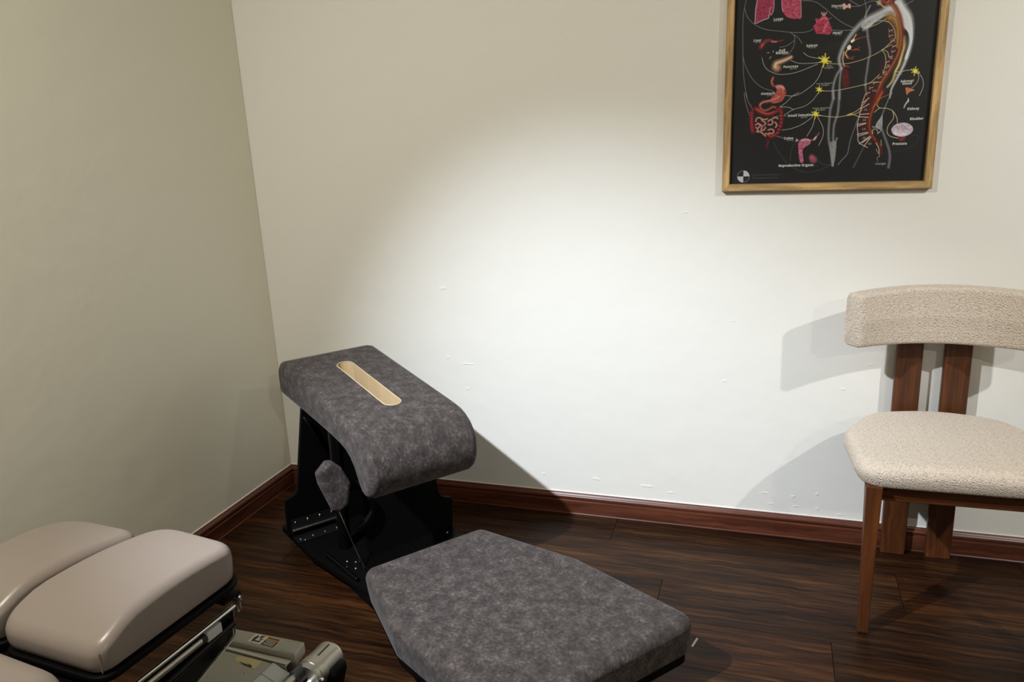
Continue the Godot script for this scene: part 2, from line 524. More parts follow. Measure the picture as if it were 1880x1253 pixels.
["s",1.8,1.8,"c9bd93",0.9,1.0,[427,190,430.6,171.4,419.1,151.1,417.1,134.9,425.7,122.9,445.9,116.3]],
["s",1.8,1.8,"c9bd93",0.9,1.0,[381.2,188.6,389.4,196.3,395.8,199.5]],
["s",1.62,1.62,"c9bd93",0.9,1.0,[427.3,292.4,440.9,291.5,454,294.7,469.4,293.8]],
["s",1.62,1.62,"c9bd93",0.9,1.0,[426.1,283.3,441.3,286.5]],
["s",2.03,2.03,"c9b5ad",1,1.0,[355.5,239.4,348.4,214.5,343.9,184.5,339.8,156.7,342.9,133,346.8,109.3,370.3,93.8]],
["s",2.03,2.03,"d9cdc4",1,1.0,[348.4,214.5,365.2,227.4]],
["s",2.03,2.03,"d9cdc4",1,1.0,[346.2,199.5,366.3,211.3]],
["s",2.03,2.03,"d9cdc4",1,1.0,[343.9,184.5,367.6,185.1]],
["s",2.03,2.03,"d9cdc4",1,1.0,[342,178.8,366.7,175.4]],
["s",2.03,2.03,"d9cdc4",1,1.0,[339.7,157.9,361.1,160.5]],
["s",2.03,2.03,"d9cdc4",1,1.0,[341.1,153.1,361.2,159.3]],
["s",2.03,2.03,"d9cdc4",1,1.0,[341.3,130.8,367.3,135.6]],
["s",2.03,2.03,"d9cdc4",1,1.0,[344.6,125.9,369.7,133.2]],
["s",2.03,2.03,"d9cdc4",1,1.0,[348.3,104.5,374.8,124.8]],
["s",2.03,2.03,"d9cdc4",1,1.0,[362.1,99.3,377.2,122.3]],
["s",2.03,2.03,"d9cdc4",1,1.0,[355.9,107.8,372.9,120.2]],
["s",1.62,1.62,"d8cfcb",1,1.0,[401.8,397.5,410.4,400]],
["s",1.22,1.22,"b88a80",1,1.0,[400.9,403.9,403.3,393.5]],
["s",1.62,1.62,"d8cfcb",1,1.0,[402.8,384.3,411.5,386.8]],
["s",1.22,1.22,"b88a80",1,1.0,[402,390.7,404.3,380.2]],
["s",1.62,1.62,"d8cfcb",1,1.0,[408.7,370.7,417.3,373.2]],
["s",1.22,1.22,"b88a80",1,1.0,[407.8,377.1,410.2,366.6]],
["s",1.62,1.62,"d8cfcb",1,1.0,[413.6,357.1,422.2,359.7]],
["s",1.22,1.22,"b88a80",1,1.0,[412.7,363.5,415.1,353]],
["s",1.62,1.62,"d8cfcb",1,1.0,[412.7,343.9,421.3,346.5]],
["s",1.22,1.22,"b88a80",1,1.0,[411.8,350.3,414.2,339.8]],
["s",1.62,1.62,"d8cfcb",1,1.0,[407,330.9,415.6,333.6]],
["s",1.22,1.22,"b88a80",1,1.0,[406.1,337.4,408.4,326.8]],
["s",1.62,1.62,"d8cfcb",1,1.0,[400.2,318,408.9,320.7]],
["s",1.22,1.22,"b88a80",1,1.0,[399.3,324.5,401.7,313.9]],
["s",1.62,1.62,"d8cfcb",1,1.0,[401.3,304.5,410,307.2]],
["s",1.22,1.22,"b88a80",1,1.0,[400.4,311,402.7,300.4]],
["s",1.62,1.62,"d8cfcb",1,1.0,[394.5,291.5,403.2,294.2]],
["s",1.22,1.22,"b88a80",1,1.0,[393.6,298,396,287.3]],
["s",1.62,1.62,"d8cfcb",1,1.0,[383.7,278.6,392.5,281.3]],
["s",1.22,1.22,"b88a80",1,1.0,[382.9,285.1,385.2,274.4]],
["s",1.62,1.62,"d8cfcb",1,1.0,[372.9,265.6,381.8,268.3]],
["s",1.22,1.22,"b88a80",1,1.0,[372.1,272.2,374.4,261.4]],
["s",1.62,1.62,"d8cfcb",1,1.0,[364,252.4,372.9,255.2]],
["s",1.22,1.22,"b88a80",1,1.0,[363.2,259,365.5,248.2]],
["s",1.62,1.62,"d8cfcb",1,1.0,[357.1,239,366,241.9]],
["s",1.22,1.22,"b88a80",1,1.0,[356.2,245.7,358.6,234.8]],
["s",1.42,1.42,"8d6a62",1,1.0,[404.6,428,410.8,424.5]],
["s",1.42,1.42,"8d6a62",1,1.0,[406.2,420,411.7,416.6]],
["s",1.42,1.42,"8d6a62",1,1.0,[404.9,412.3,413.8,408.6]],
["s",1.42,1.42,"8d6a62",1,1.0,[410.4,404,416.7,400.6]],
["s",1.42,1.42,"8d6a62",1,1.0,[410.1,396.1,414,392.9]],
["s",1.42,1.42,"8d6a62",1,1.0,[409.4,388.3,414.9,384.9]],
["s",1.42,1.42,"8d6a62",1,1.0,[408,380.5,414.6,377.1]],
["s",1.42,1.42,"8d6a62",1,1.0,[408.8,372.5,419.9,368.8]],
["s",2.03,1.58,"d9c6b4",1.1,1.0,[391.7,105.3,399.5,90.9,401.6,76.7]],
["s",1.8,1.35,"c9b3a4",1.1,1.0,[403.3,113.2,405.6,97.8]],
["s",1.58,1.13,"b79f90",1.1,1.0,[393,88.8,395.5,84,403.3,69.5,397,65,399.9,55.4]],
["s",2.7,1.8,"cfc6a6",1.2,0.85,[379.6,150.4,384.2,147.8,390.5,152.3]],
["s",2.7,1.8,"cfc6a6",1.2,0.85,[380.9,131.6,380.3,141,389,143,394.1,133.4]],
["s",2.7,1.8,"cfc6a6",1.2,0.85,[394.3,131.1,400.4,137.9,401.1,142.5]],
["s",2.84,1.22,"b4532f",1.3,1.0,[312.9,377.4,327.2,384.4,354.2,388.8]],
["s",2.84,1.22,"b4532f",1.3,1.0,[303.1,362,317.4,354.9,332.7,361.9]],
["s",2.84,1.22,"b4532f",1.3,1.0,[307.9,379.8,321.4,382.8]],
["s",2.84,1.22,"b4532f",1.3,1.0,[298.2,346.1,308.9,334.2,318.9,333]],
["s",2.84,1.22,"b4532f",1.3,1.0,[292,318,308.4,312.5]],
["s",2.84,1.22,"b4532f",1.3,1.0,[295.9,289.1,308.2,285.2]],
["s",2.84,1.22,"b4532f",1.3,1.0,[296.8,291.1,294.8,274.7,299.8,259.9]],
["s",2.84,1.22,"b4532f",1.3,1.0,[319.1,358.9,331.3,354]],
["s",2.84,1.22,"b4532f",1.3,1.0,[312.7,336,318.5,338.7]],
["f","4a1416","7a2420",0.8,[293.7,307.7,302.6,309.2,308.8,290.3,311.6,263.4,301.9,258.8,293.8,274.7]],
["s",3.24,3.24,"7d3420",1.4,0.8,[324.4,396.6,311.8,379.5,301.2,360.1,292.9,336.3,292.2,316]],
["s",2.84,1.62,"ecd99a",1.3,1.0,[301.4,358.1,297.2,346.2,303.9,334.6]],
["s",2.84,1.62,"ecd99a",1.3,1.0,[320.6,394.9,311.8,379.5]],
["s",2.84,1.62,"ecd99a",1.3,1.0,[292.8,352.6,291.1,332.4,296.3,313.6]],
["f","e9e3d2","ffffff",1.0,[299.1,362.3,304.6,369.9,310.9,363.5,305.5,355.8]],
["f","d9d2c8","ffffff",1.0,[307.9,379.8,315.4,385.2,317.7,379.1,310.2,374.6]],
["f","7e2440","b2486a",1.0,[61,516.3,65.9,548,77.5,568.9,89.8,569.7,99.9,548.9,103.8,520.6,104.1,500.4,103.7,476.2,98.5,462.5,91.2,465.1,90.5,455,76.1,451,56.5,443.7,55.1,453.7,56,484.3]],
["s",1.82,1.82,"d8c3cb",0.9,1.0,[77.5,568.9,65.9,548,61,516.3,56,484.3,55.1,453.7,56.5,443.7,76.1,451,90.5,455,91.2,464.1]],
["s",1.62,1.62,"cbb2bb",0.9,1.0,[103.9,504.5,103.7,476.2,97.5,462.5,93.1,469,95.6,483]],
["f","93334f","cf6480",1.0,[123.2,518.8,125.5,546.5,134.8,565.4,147.1,562.3,160.3,539.3,169.9,510.7,173.8,494.5,177.1,450.1,169.1,447.7,154.8,448.2,140.2,454,128.2,468.2,124.4,482.6]],
["s",1.42,1.42,"c9a9b4",0.9,1.0,[147.1,562.3,160.3,539.3,169.9,510.7,175,482.4,177.1,450.1]],
["s",5.27,4.86,"b48a90",1.1,1.0,[110.2,583.6,111.7,549.8]],
["s",3.65,2.43,"b48a90",1.1,1.0,[111.7,549.8,97.6,531.1]],
["s",3.65,2.43,"b48a90",1.1,1.0,[111.7,549.8,127.4,528.4]],
["s",1.42,1.42,"c9a9b4",0.9,1.0,[123.5,502.8,124.9,482.6,128.8,468.1]],
["s",3.24,2.43,"d9a3ac",1,1.0,[229,458.3,235.3,446.4]],
["s",3.24,2.43,"d9a3ac",1,1.0,[235.4,457.8,235.3,446.4]],
["s",3.24,2.43,"d9a3ac",1,1.0,[241.8,457.3,235.3,446.4]],
["f","8a1e3c","c4506c",1.0,[209.8,425.3,216.4,432.9,214.9,443,225.9,443.2,228.6,447.9,235.5,449.4,245.9,443.6,249.5,432.3,256.3,419.7,258,407.6,252.5,399.9,242.4,401.7,230.2,403.6,220.1,404.3,213.4,415]],
["s",5.27,3.24,"d97f95",1.3,0.8,[228.1,440,235.8,444.4,245.2,438.6]],
["s",6.08,4.05,"d48a9c",1.5,0.7,[237.9,409.1,241.1,422.9,247.5,432.4]],
["s",4.05,2.84,"c25a70",1.4,0.8,[212.9,425.1,219.2,420.6,219.7,410.4]],
["s",2.43,1.22,"b66a78",1,1.0,[248,440.4,254.9,442.3]],
["s",2.03,2.84,"b66a78",1,1.0,[215.5,443,219.5,432.6]],
["s",11.34,1.62,"8f2f38",1.2,1.0,[73.9,380.4,78.7,387.9,86.8,395.2,97.2,396.6,110,391.5,122.4,392.3,134.7,395.1]],
["s",3.24,2.03,"d88079",1.4,0.9,[75.2,381.5,79.8,387.9]],
["s",4.86,2.03,"d98a80",1.5,0.9,[102.6,392.4,114.2,391.2]],
["s",17.82,8.91,"c59a7c",1.2,1.0,[119.4,321,115,325,117.2,333.7,129.1,337.7,143.4,342.8,155.6,347.8]],
["s",6.89,2.43,"ecd3bd",1.6,0.8,[114,325.1,116.8,332.9,129.1,337.7,143.5,342,156.7,347.8]],
["s",6.08,4.05,"b98a6c",1.4,0.7,[121.6,318.3,123.4,324.5]],
["s",6.89,4.86,"a5463f",1.2,1.0,[110.4,295.8,107.3,285.4,109.8,275.8,117.9,271.1]],
["s",1.82,1.62,"d98d80",1.3,1.0,[109.2,294.9,106.2,285.5,109.1,276.9]],
["f","8e3230","cf7a70",1.0,[117.8,272.1,125.7,274.9,135.2,273.3,144.1,264.3,147,251.4,142.1,238.9,134.2,228.7,111,225.5,106.2,236.5,116.2,250.9,122.1,261.3]],
["s",8.1,4.86,"e3c4c0",1.7,0.7,[123.8,270.7,134.3,270.2,139.9,264.6]],
["s",7.65,4.95,"b0574f",1.2,1.0,[136.4,246.3,115.7,235.5,99.4,231.6,85.2,229.9,77.8,223.1,79.6,213.4,88.5,207,100.3,208.8,111.9,215.4,120.2,213.8]],
["s",2.25,1.8,"e0a69c",1.3,0.9,[129.5,243.1,111,235.3,87.5,231,77.3,223.1]],
["s",8.55,7.65,"8d2b2c",1.2,1.0,[65.5,214.1,79.1,202.6,100.9,195.6,119.6,200.7,132.2,210.9]],
["s",3.15,2.25,"cf6a5f",1.4,0.8,[69.1,212.7,83.9,202.4,100.8,198,117.2,203.2]],
["s",9.0,10.35,"7c1f28",1.2,1.0,[57.7,209.6,54.9,195.2,56.2,173.3,61.5,148.7]],
["s",9.9,5.85,"7c1f28",1.2,1.0,[134.6,208.4,138.3,184.3,135.7,160.3,127,141.3,114.3,132.1,103.4,137.3]],
["s",2.25,2.25,"b84a48",1.3,1.0,[53.2,202.6,58.1,200.4]],
["s",2.25,1.8,"c2504c",1.3,1.0,[133.3,201.3,138.6,199.8]],
["s",2.25,2.25,"b84a48",1.3,1.0,[53.5,194.8,58.4,192.7]],
["s",2.25,1.8,"c2504c",1.3,1.0,[133.8,191.7,139,190.2]],
["s",2.25,2.25,"b84a48",1.3,1.0,[53.8,187,58.7,184.9]],
["s",2.25,1.8,"c2504c",1.3,1.0,[134.2,182.1,139.5,180.6]],
["s",2.25,2.25,"b84a48",1.3,1.0,[54.1,179.3,59,177.1]],
["s",2.25,1.8,"c2504c",1.3,1.0,[134.6,172.4,139.9,171]],
["s",2.25,2.25,"b84a48",1.3,1.0,[54.3,171.5,59.3,169.3]],
["s",2.25,1.8,"c2504c",1.3,1.0,[131.8,162.9,137,161.5]],
["s",2.25,2.25,"b84a48",1.3,1.0,[54.6,163.6,59.6,161.5]],
["s",2.25,1.8,"c2504c",1.3,1.0,[128.9,153.4,134.2,151.9]],
["s",2.25,2.25,"b84a48",1.3,1.0,[54.9,155.8,59.8,153.7]],
["s",2.25,1.8,"c2504c",1.3,1.0,[126,143.8,131.3,142.4]],
["s",4.5,4.5,"8b4440",1.2,1.0,[67.6,177.7,70.2,186.1,79.7,186.9,84.8,179.4,94.7,171.7,90.2,164.6]],
["s",2.7,2.7,"d5a39a",1.3,1.0,[67.6,177.7,70.2,186.1,79.7,186.9,84.8,179.4,94.7,171.7,90.2,164.6]],
["s",4.5,4.5,"8b4440",1.2,1.0,[67.3,168,78,170,85.5,162.4,83.5,152.7,90.7,152.4,95.2,159.6]],
["s",2.7,2.7,"d5a39a",1.3,1.0,[67.3,168,78,170,85.5,162.4,83.5,152.7,90.7,152.4,95.2,159.6]],
["s",4.5,4.5,"8b4440",1.2,1.0,[101.7,176.2,108.7,180.8,114.9,173.3,109.3,166.2,102.1,167.8]],
["s",2.7,2.7,"d5a39a",1.3,1.0,[101.7,176.2,108.7,180.8,114.9,173.3,109.3,166.2,102.1,167.8]],
["s",4.5,4.5,"8b4440",1.2,1.0,[68.8,160.6,75.1,153.1,71.7,148.3,81.3,147.9,91.2,140.2,96.2,135.2]],
["s",2.7,2.7,"d5a39a",1.3,1.0,[68.8,160.6,75.1,153.1,71.7,148.3,81.3,147.9,91.2,140.2,96.2,135.2]],
["s",4.5,4.5,"8b4440",1.2,1.0,[120.9,173,126,165.6,122.7,158.4]],
["s",2.7,2.7,"d5a39a",1.3,1.0,[120.9,173,126,165.6,122.7,158.4]],
["s",4.5,4.5,"8b4440",1.2,1.0,[102.7,152,112.2,154,118.4,148.9,115.1,141.8,105.5,143.4]],
["s",2.7,2.7,"d5a39a",1.3,1.0,[102.7,152,112.2,154,118.4,148.9,115.1,141.8,105.5,143.4]],
["s",4.5,4.5,"8b4440",1.2,1.0,[95.9,142.5,105.6,139.7]],
["s",2.7,2.7,"d5a39a",1.3,1.0,[95.9,142.5,105.6,139.7]],
["s",4.5,4.5,"8b4440",1.2,1.0,[113.3,183,122.7,186.2,127.6,182.4]],
["s",2.7,2.7,"d5a39a",1.3,1.0,[113.3,183,122.7,186.2,127.6,182.4]],
["s",4.5,4.5,"8b4440",1.2,1.0,[82.2,184.3,91.9,181.5,99,183.6]],
["s",2.7,2.7,"d5a39a",1.3,1.0,[82.2,184.3,91.9,181.5,99,183.6]],
["s",4.5,4.5,"8b4440",1.2,1.0,[73.1,172.6,80.6,165,73.7,158]],
["s",2.7,2.7,"d5a39a",1.3,1.0,[73.1,172.6,80.6,165,73.7,158]],
["s",7.2,3.15,"6e1c22",1.3,1.0,[103.9,123.9,103.2,112.9,98.8,102]],
["s",2.7,2.25,"c8453e",1.3,1.0,[100.8,139.9,110.6,134.6,122.4,139.1]],
["f","8f3f57","c97f99",1.0,[186.5,110,188.4,117.2,195.2,122.3,207.9,125.2,219.8,119.7,218.5,109.4,204.6,99.7,199.5,90.2,203.4,59.6,195,58.1,189,83.2]],
["s",4.95,2.7,"cdc3c9",1.6,0.8,[195.4,119.4,208.1,121.4,216.4,118.2]],
["s",2.7,3.15,"b5788c",1.2,1.0,[219.9,119,229.1,120.6]],
["s",5.4,2.25,"a05a70",1.2,1.0,[229.1,120.6,235.5,130,241.9,139.3]],
["s",4.5,3.6,"d8cfd0",1.2,1.0,[229.5,121.8,233.3,127.2]],
["s",4.95,4.05,"d8d4d2",1.2,1.0,[181.6,118.7,182.8,121.1]],
["s",1.8,1.8,"9a8d90",1,1.0,[180.3,125.3,187.6,119.2]],
["s",11.7,11.7,"a54f66",1.2,1.0,[224.3,72.9,225.3,71.4]],
["s",14.85,14.85,"b9657c",1.2,1.0,[229.4,65.5,230.8,64]],
["s",9.0,9.0,"8a2f48",1.4,0.8,[229.5,63.7,230.4,63]],
["f","a493a8","dcd3e0",1.0,[481.9,139.6,481.4,134.8,479.1,130.3,475.1,126.4,469.8,123.4,463.4,121.4,456.4,120.6,449.4,121.1,442.6,122.9,436.8,125.8,432.1,129.5,429.1,134,427.7,138.8,428.3,143.6,430.7,148.1,434.7,152,440.1,155,446.5,157,453.4,157.7,460.5,157.1,467.1,155.4,472.9,152.5,477.5,148.8,480.6,144.4]],
["s",9.0,6.75,"efe9f1",1.8,0.6,[438.1,131.7,451.6,126.6,466.7,128.3]],
["s",6.75,4.5,"9b7f98",1.8,0.5,[443.4,147.8,461,144.7,472.4,137.3]],
["f","5c222c","8a3a48",1.0,[445.6,119.8,465.2,119.1,460.6,110,454.2,108.3,449.6,111.5]],
["s",1.8,3.6,"d5d2cc",1.1,1.0,[463.4,220.6,464,213.3]],
["s",4.5,2.25,"d5d2cc",1.2,1.0,[463.4,214.5,457.7,205.7,454.6,196.7]],
["f","a05a34","d08c5c",1.0,[454,248.3,459.6,250.1,477.5,242,468.2,238.9,462.8,234.7,458.4,230.4]],
["f","c08078","eec4ba",1.0,[281.9,475.3,286.1,477.3,292,471.3,298.5,475.9,302.2,470.1,301.4,462.3,293.3,465.5,285.2,460.8,282.4,467.8]],
["s",1.82,1.82,"bdbdbd",1,1.0,[91.3,363.8,96.5,363.4]],
["s",1.82,1.82,"bdbdbd",1,1.0,[107.2,368.3,107.4,364.1]],
["s",1.82,1.82,"bdbdbd",1,1.0,[98.3,347.4,101.6,352.6]],
["d",[188.1,357.6,203,346.3,234,338.1]],
["d",[156.1,339.1,175.1,330.6,204,328.1,232.5,329]],
["d",[78.1,350.4,83,333.3,94.3,317.9,115.9,306.1,137,302.7,166.1,305.1,196.6,313.7,226.6,325.2]],
["d",[240.1,320.3,234.4,296.9,221.3,274.7,199.6,257.1,179.5,245.5,162.9,243.2,147.1,245.1]],
["d",[232.2,247.1,218.5,228,198.5,213.6,168.7,205.6,146,192.3]],
["d",[180.4,251.1,164.6,242.5,149,226.7,133.1,215.6]],
["d",[134.4,214.4,156.7,212.1,168.7,205.6]],
["d",[140.9,150.5,164.3,153.1,194.2,163.9,221,183]],
["d",[226.9,180.4,222.4,156.8,207.7,128.6]],
["d",[236.1,180,250.3,153.3,251.7,129.4,241.6,103.3]],
["d",[481.4,286.1,484.5,271.8,478.3,256.1,470.3,248.5]],
["d",[483.3,285.9,494.3,269.3,497,249,490.3,227.1]],
["n",244.4,333.3,9.32],
["n",234.7,256.2,5.67],
["n",229.3,190.2,6.75],
["n",474.4,290.9,6.08],
["s",4.5,1.8,"d8c53f",1.3,1.0,[312.6,184.1,323.6,187.8]],
["q",38.5,21.4,17.55]]
const WORDS = [
["Lungs",104.3,448.2,6.08,0,0],
["(T1-T4)",104.5,444.3,3.24,0,1],
["Heart",260.4,400.9,6.08,0,0],
["(T1-T5)",267.0,396.8,3.24,0,1],
["Liver",52.6,396.0,6.08,0,0],
["(T5-T9)",57.4,391.7,3.24,0,1],
["Spleen",194.5,372.2,6.08,0,0],
["(T6-T9)",203.9,367.8,3.24,0,1],
["Gall",131.0,364.6,6.08,1,0],
["Bladder",131.3,358.6,6.08,1,0],
["(T6-T9)",132.5,355.2,3.24,0,1],
["Pancreas",136.2,320.3,6.08,0,0],
["(T6-T10)",154.1,315.3,3.24,0,1],
["Stomach",79.0,250.8,6.08,0,0],
["(T5-T9)",95.2,246.1,3.24,0,1],
["Thyroid",252.7,469.5,6.08,0,0],
["(T1-T4)",265.9,464.4,3.24,0,1],
["Adrenal",456.5,264.4,5.67,1,0],
["Gland",457.0,258.1,5.67,1,0],
["Small Intestine",154.5,186.9,6.3,0,0],
["(T8-T11)",189.8,181.5,3.15,0,1],
["Colon",146.8,124.3,6.3,0,0],
["(T11-L2)",155.4,119.4,3.15,0,1],
["Reproductive Organs",135.6,47.4,6.3,0,0],
["Kidney",462.6,191.1,6.08,0,0],
["Bladder",471.2,164.3,6.08,0,0],
["Prostate",433.0,99.2,6.08,0,0],
["Coccyx",393.4,46.5,5.4,0,1],
["Celiac",256.5,316.6,3.65,1,1],
["Ganglion",256.8,311.6,3.65,1,1],
["Superior Mesenteric",250.1,271.0,3.24,1,1],
["Ganglion",250.4,266.4,3.24,1,1],
["Inferior Mesenteric",243.8,205.1,3.38,1,1],
["Ganglion",242.9,200.4,3.38,1,1],
["L2",354.3,194.5,4.95,0,1],
["L3",352.9,167.1,4.95,0,1],
["L4",353.5,142.5,4.95,0,1],
["L5",356.3,118.4,4.95,0,1],
["S1",372.0,101.8,4.95,0,1],
["T8",409.3,325.7,4.46,0,1],
["T9",402.9,308.0,4.46,0,1],
["T10",394.9,285.6,4.46,0,1],
["T12",371.6,243.6,4.46,0,1],
["Testes",237.9,46.4,3.15,1,2],
["Sympathetic and Nervous",64.3,23.4,4.05,0,2],
["Parasympathetic Service",64.6,14.6,4.05,0,2]]

const SHEET := Vector2(519, 700)
const DOTS := 2.0
var ink: PackedByteArray
var ink_w := 0
var ink_h := 0

func dab(x: int, y: int, c: Color, a: float):
	if x < 0 or y < 0 or x >= ink_w or y >= ink_h or a <= 0.0: return
	var i := (y * ink_w + x) * 3
	ink[i] = int(lerpf(ink[i], c.r * 255.0, a))
	ink[i + 1] = int(lerpf(ink[i + 1], c.g * 255.0, a))
	ink[i + 2] = int(lerpf(ink[i + 2], c.b * 255.0, a))

func pen(flat: Array) -> PackedVector2Array:
	var o := PackedVector2Array()
	for i in range(0, flat.size(), 2): o.append(Vector2(flat[i], SHEET.y - flat[i + 1]) * DOTS)
	return o

func smooth(p: PackedVector2Array, n := 6) -> PackedVector2Array:
	if p.size() < 3: return p
	var o := PackedVector2Array()
	for i in p.size() - 1:
		for k in n:
			o.append(p[i].cubic_interpolate(p[i + 1], p[maxi(i - 1, 0)], p[mini(i + 2, p.size() - 1)], float(k) / n))
	o.append(p[p.size() - 1])
	return o

func stroke(p: PackedVector2Array, w0: float, w1: float, c: Color, soft: float, alpha: float):
	var best := {}
	var n := p.size() - 1
	for i in n:
		var r := maxf(lerpf(w0, w1, (i + 0.5) / n) * 0.5 * DOTS, 0.6)
		var e := r * minf(soft, 1.6) * 0.6 + 0.5
		var m := r + e
		var a := p[i]
		var b := p[i + 1]
		for y in range(int(minf(a.y, b.y) - m), int(maxf(a.y, b.y) + m) + 1):
			for x in range(int(minf(a.x, b.x) - m), int(maxf(a.x, b.x) + m) + 1):
				var q := Vector2(x + 0.5, y + 0.5)
				var d := q.distance_to(Geometry2D.get_closest_point_to_segment(q, a, b))
				var v := clampf((m - d) / (2.0 * e), 0.0, 1.0)
				if v > 0.0:
					var key := y * ink_w + x
					if v > best.get(key, 0.0): best[key] = v
	for key in best: dab(key % ink_w, key / ink_w, c, best[key] * alpha)

func fill(p: PackedVector2Array, c: Color, c2: Color, alpha: float, n: FastNoiseLite):
	var lo := p[0]
	var hi := p[0]
	for q in p:
		lo = lo.min(q)
		hi = hi.max(q)
	for y in range(int(lo.y), int(hi.y) + 2):
		for x in range(int(lo.x), int(hi.x) + 2):
			if Geometry2D.is_point_in_polygon(Vector2(x + 0.5, y + 0.5), p):
				var f := 0.5 + 0.75 * n.get_noise_2d(x, y)
				dab(x, y, c.lerp(c2, clampf(f, 0.0, 1.0)), alpha)

func draw_sheet() -> ImageTexture:
	ink_w = int(SHEET.x * DOTS)
	ink_h = int(SHEET.y * DOTS)
	var im := Image.create(ink_w, ink_h, false, Image.FORMAT_RGB8)
	im.fill(hex("1f2022"))
	ink = im.get_data()
	var n := FastNoiseLite.new()
	n.seed = 8
	n.frequency = 0.055
	n.fractal_octaves = 3
	for a in ART:
		if a[0] == "s": stroke(smooth(pen(a[6])), a[1], a[2], hex(a[3]), a[4], a[5])
		elif a[0] == "f":
			var p := pen(a[4])
			p.append(p[0])
			fill(smooth(p, 4), hex(a[1]), hex(a[2]), a[3], n)
		elif a[0] == "d":
			var p := smooth(pen(a[1]), 10)
			var run := 0.0
			for i in p.size() - 1:
				var len := p[i].distance_to(p[i + 1])
				var t := fposmod(-run, 7.0)
				while t < len:
					var q := p[i].lerp(p[i + 1], t / len)
					stroke(PackedVector2Array([q, q + (p[i + 1] - p[i]).normalized() * 1.6]), 1.5, 1.5, hex("f2efe6"), 0.25, 1.0)
					t += 7.0
				run += len
		elif a[0] == "n":
			var c := Vector2(a[1], SHEET.y - a[2]) * DOTS
			var r: float = a[3] * DOTS
			for k in 8:
				var d := Vector2.from_angle(k * TAU / 8 + 0.3 + 0.25 * sin(k * 5.0)) * r * (1.9 if k % 2 == 0 else 1.4)
				stroke(PackedVector2Array([c, c + d]), r * 0.35 / DOTS * 2.0, 0.4, hex("e6d85a"), 0.8, 0.95)
			stroke(PackedVector2Array([c, c + Vector2(0.4, 0)]), a[3] * 1.7, a[3] * 1.7, hex("ecdf52"), 0.5, 1.0)
		elif a[0] == "q":
			var c := Vector2(a[1], SHEET.y - a[2]) * DOTS
			var r: float = a[3] * DOTS
			for y in range(int(c.y - r) - 2, int(c.y + r) + 3):
				for x in range(int(c.x - r) - 2, int(c.x + r) + 3):
					var q := Vector2(x + 0.5, y + 0.5) - c
					var cover := clampf(r - q.length() + 0.5, 0.0, 1.0)
					var light := (q.x < 0.0) == (q.y > 0.0)
					dab(x, y, hex("b9bbbe") if light else hex("232427"), cover)
					dab(x, y, hex("8f9194"), clampf(1.6 - absf(q.length() - r + 1.0), 0.0, 1.0))
	return tex(Image.create_from_data(ink_w, ink_h, false, Image.FORMAT_RGB8, ink))

func sheet_quad(w: float, h: float) -> ArrayMesh:
	var arr := []
	arr.resize(Mesh.ARRAY_MAX)
	arr[Mesh.ARRAY_VERTEX] = PackedVector3Array([Vector3(0, 0, 0), Vector3(0, h, 0), Vector3(w, h, 0), Vector3(w, 0, 0)])
	arr[Mesh.ARRAY_NORMAL] = PackedVector3Array([Vector3.BACK, Vector3.BACK, Vector3.BACK, Vector3.BACK])
	arr[Mesh.ARRAY_TEX_UV] = PackedVector2Array([Vector2(0, 1), Vector2(0, 0), Vector2(1, 0), Vector2(1, 1)])
	arr[Mesh.ARRAY_INDEX] = PackedInt32Array([0, 1, 2, 0, 2, 3])
	var m := ArrayMesh.new()
	m.add_surface_from_arrays(Mesh.PRIMITIVE_TRIANGLES, arr)
	return m

func words(s: String, h: float, font: Font, align := 0) -> TextMesh:
	var t := TextMesh.new()
	t.text = s
	t.font = font
	t.font_size = 32
	t.pixel_size = h / 32.0
	t.depth = 0.0004
	t.curve_step = 4.0
	t.horizontal_alignment = [HORIZONTAL_ALIGNMENT_LEFT, HORIZONTAL_ALIGNMENT_CENTER][align]
	t.vertical_alignment = VERTICAL_ALIGNMENT_BOTTOM
	return t

func make_poster():
	var t := thing("framed_poster", "framed dark nerve and organ chart in light oak frame on the wall", "poster", Vector3(1.675, 1.143, 0.0), 0.0)
	t.rotation.z = deg_to_rad(-0.35)
	var w := SHEET.x / 1000.0
	var h := SHEET.y / 1000.0
	var f := 0.0215
	var d := 0.024
	# four mitred rails, each built along its own x axis
	for k in 4:
		var len := w if k % 2 == 0 else h
		var prof := [Vector2(0, 0.001), Vector2(0, d - 0.003), Vector2(0.0015, d), Vector2(f - 0.002, d), Vector2(f, d - 0.002), Vector2(f, 0.001)]
		var rings := []
		for side in 2:
			var o := PackedVector3Array()
			for q in prof:
				o.append(Vector3(-q.x if side == 0 else len + q.x, -q.x, q.y))
			rings.append(o)
		var s := Soup.new()
		s.loft(rings)
		var at: Vector3 = [Vector3(0, 0, 0), Vector3(w, 0, 0), Vector3(w, h, 0), Vector3(0, h, 0)][k]
		part("frame_rail", s, M.oak, t, at, Vector3(0, 0, k * PI / 2), 30.0)
	part("backing_board", boxes([[Vector3(w / 2, h / 2, 0.0045), Vector3(w + 0.004, h + 0.004, 0.006)]], 0.0005), M.rubber, t)
	var pm := mat(Color.WHITE, 0.42)
	pm.metallic_specular = 0.4
	pm.albedo_texture = draw_sheet()
	var sheet := part("print", sheet_quad(w, h), pm, t, Vector3(0, 0, 0.009))
	var font := SystemFont.new()
	font.font_names = PackedStringArray(["Droid Sans"])
	font.font_weight = 700
	for a in WORDS:
		part("lettering", words(a[0], a[3] * 0.001 * 1.5, font, a[4]), M.ink[a[5]], sheet, Vector3(a[1] / 1000.0, a[2] / 1000.0 - a[3] * 0.0005, 0.0003))

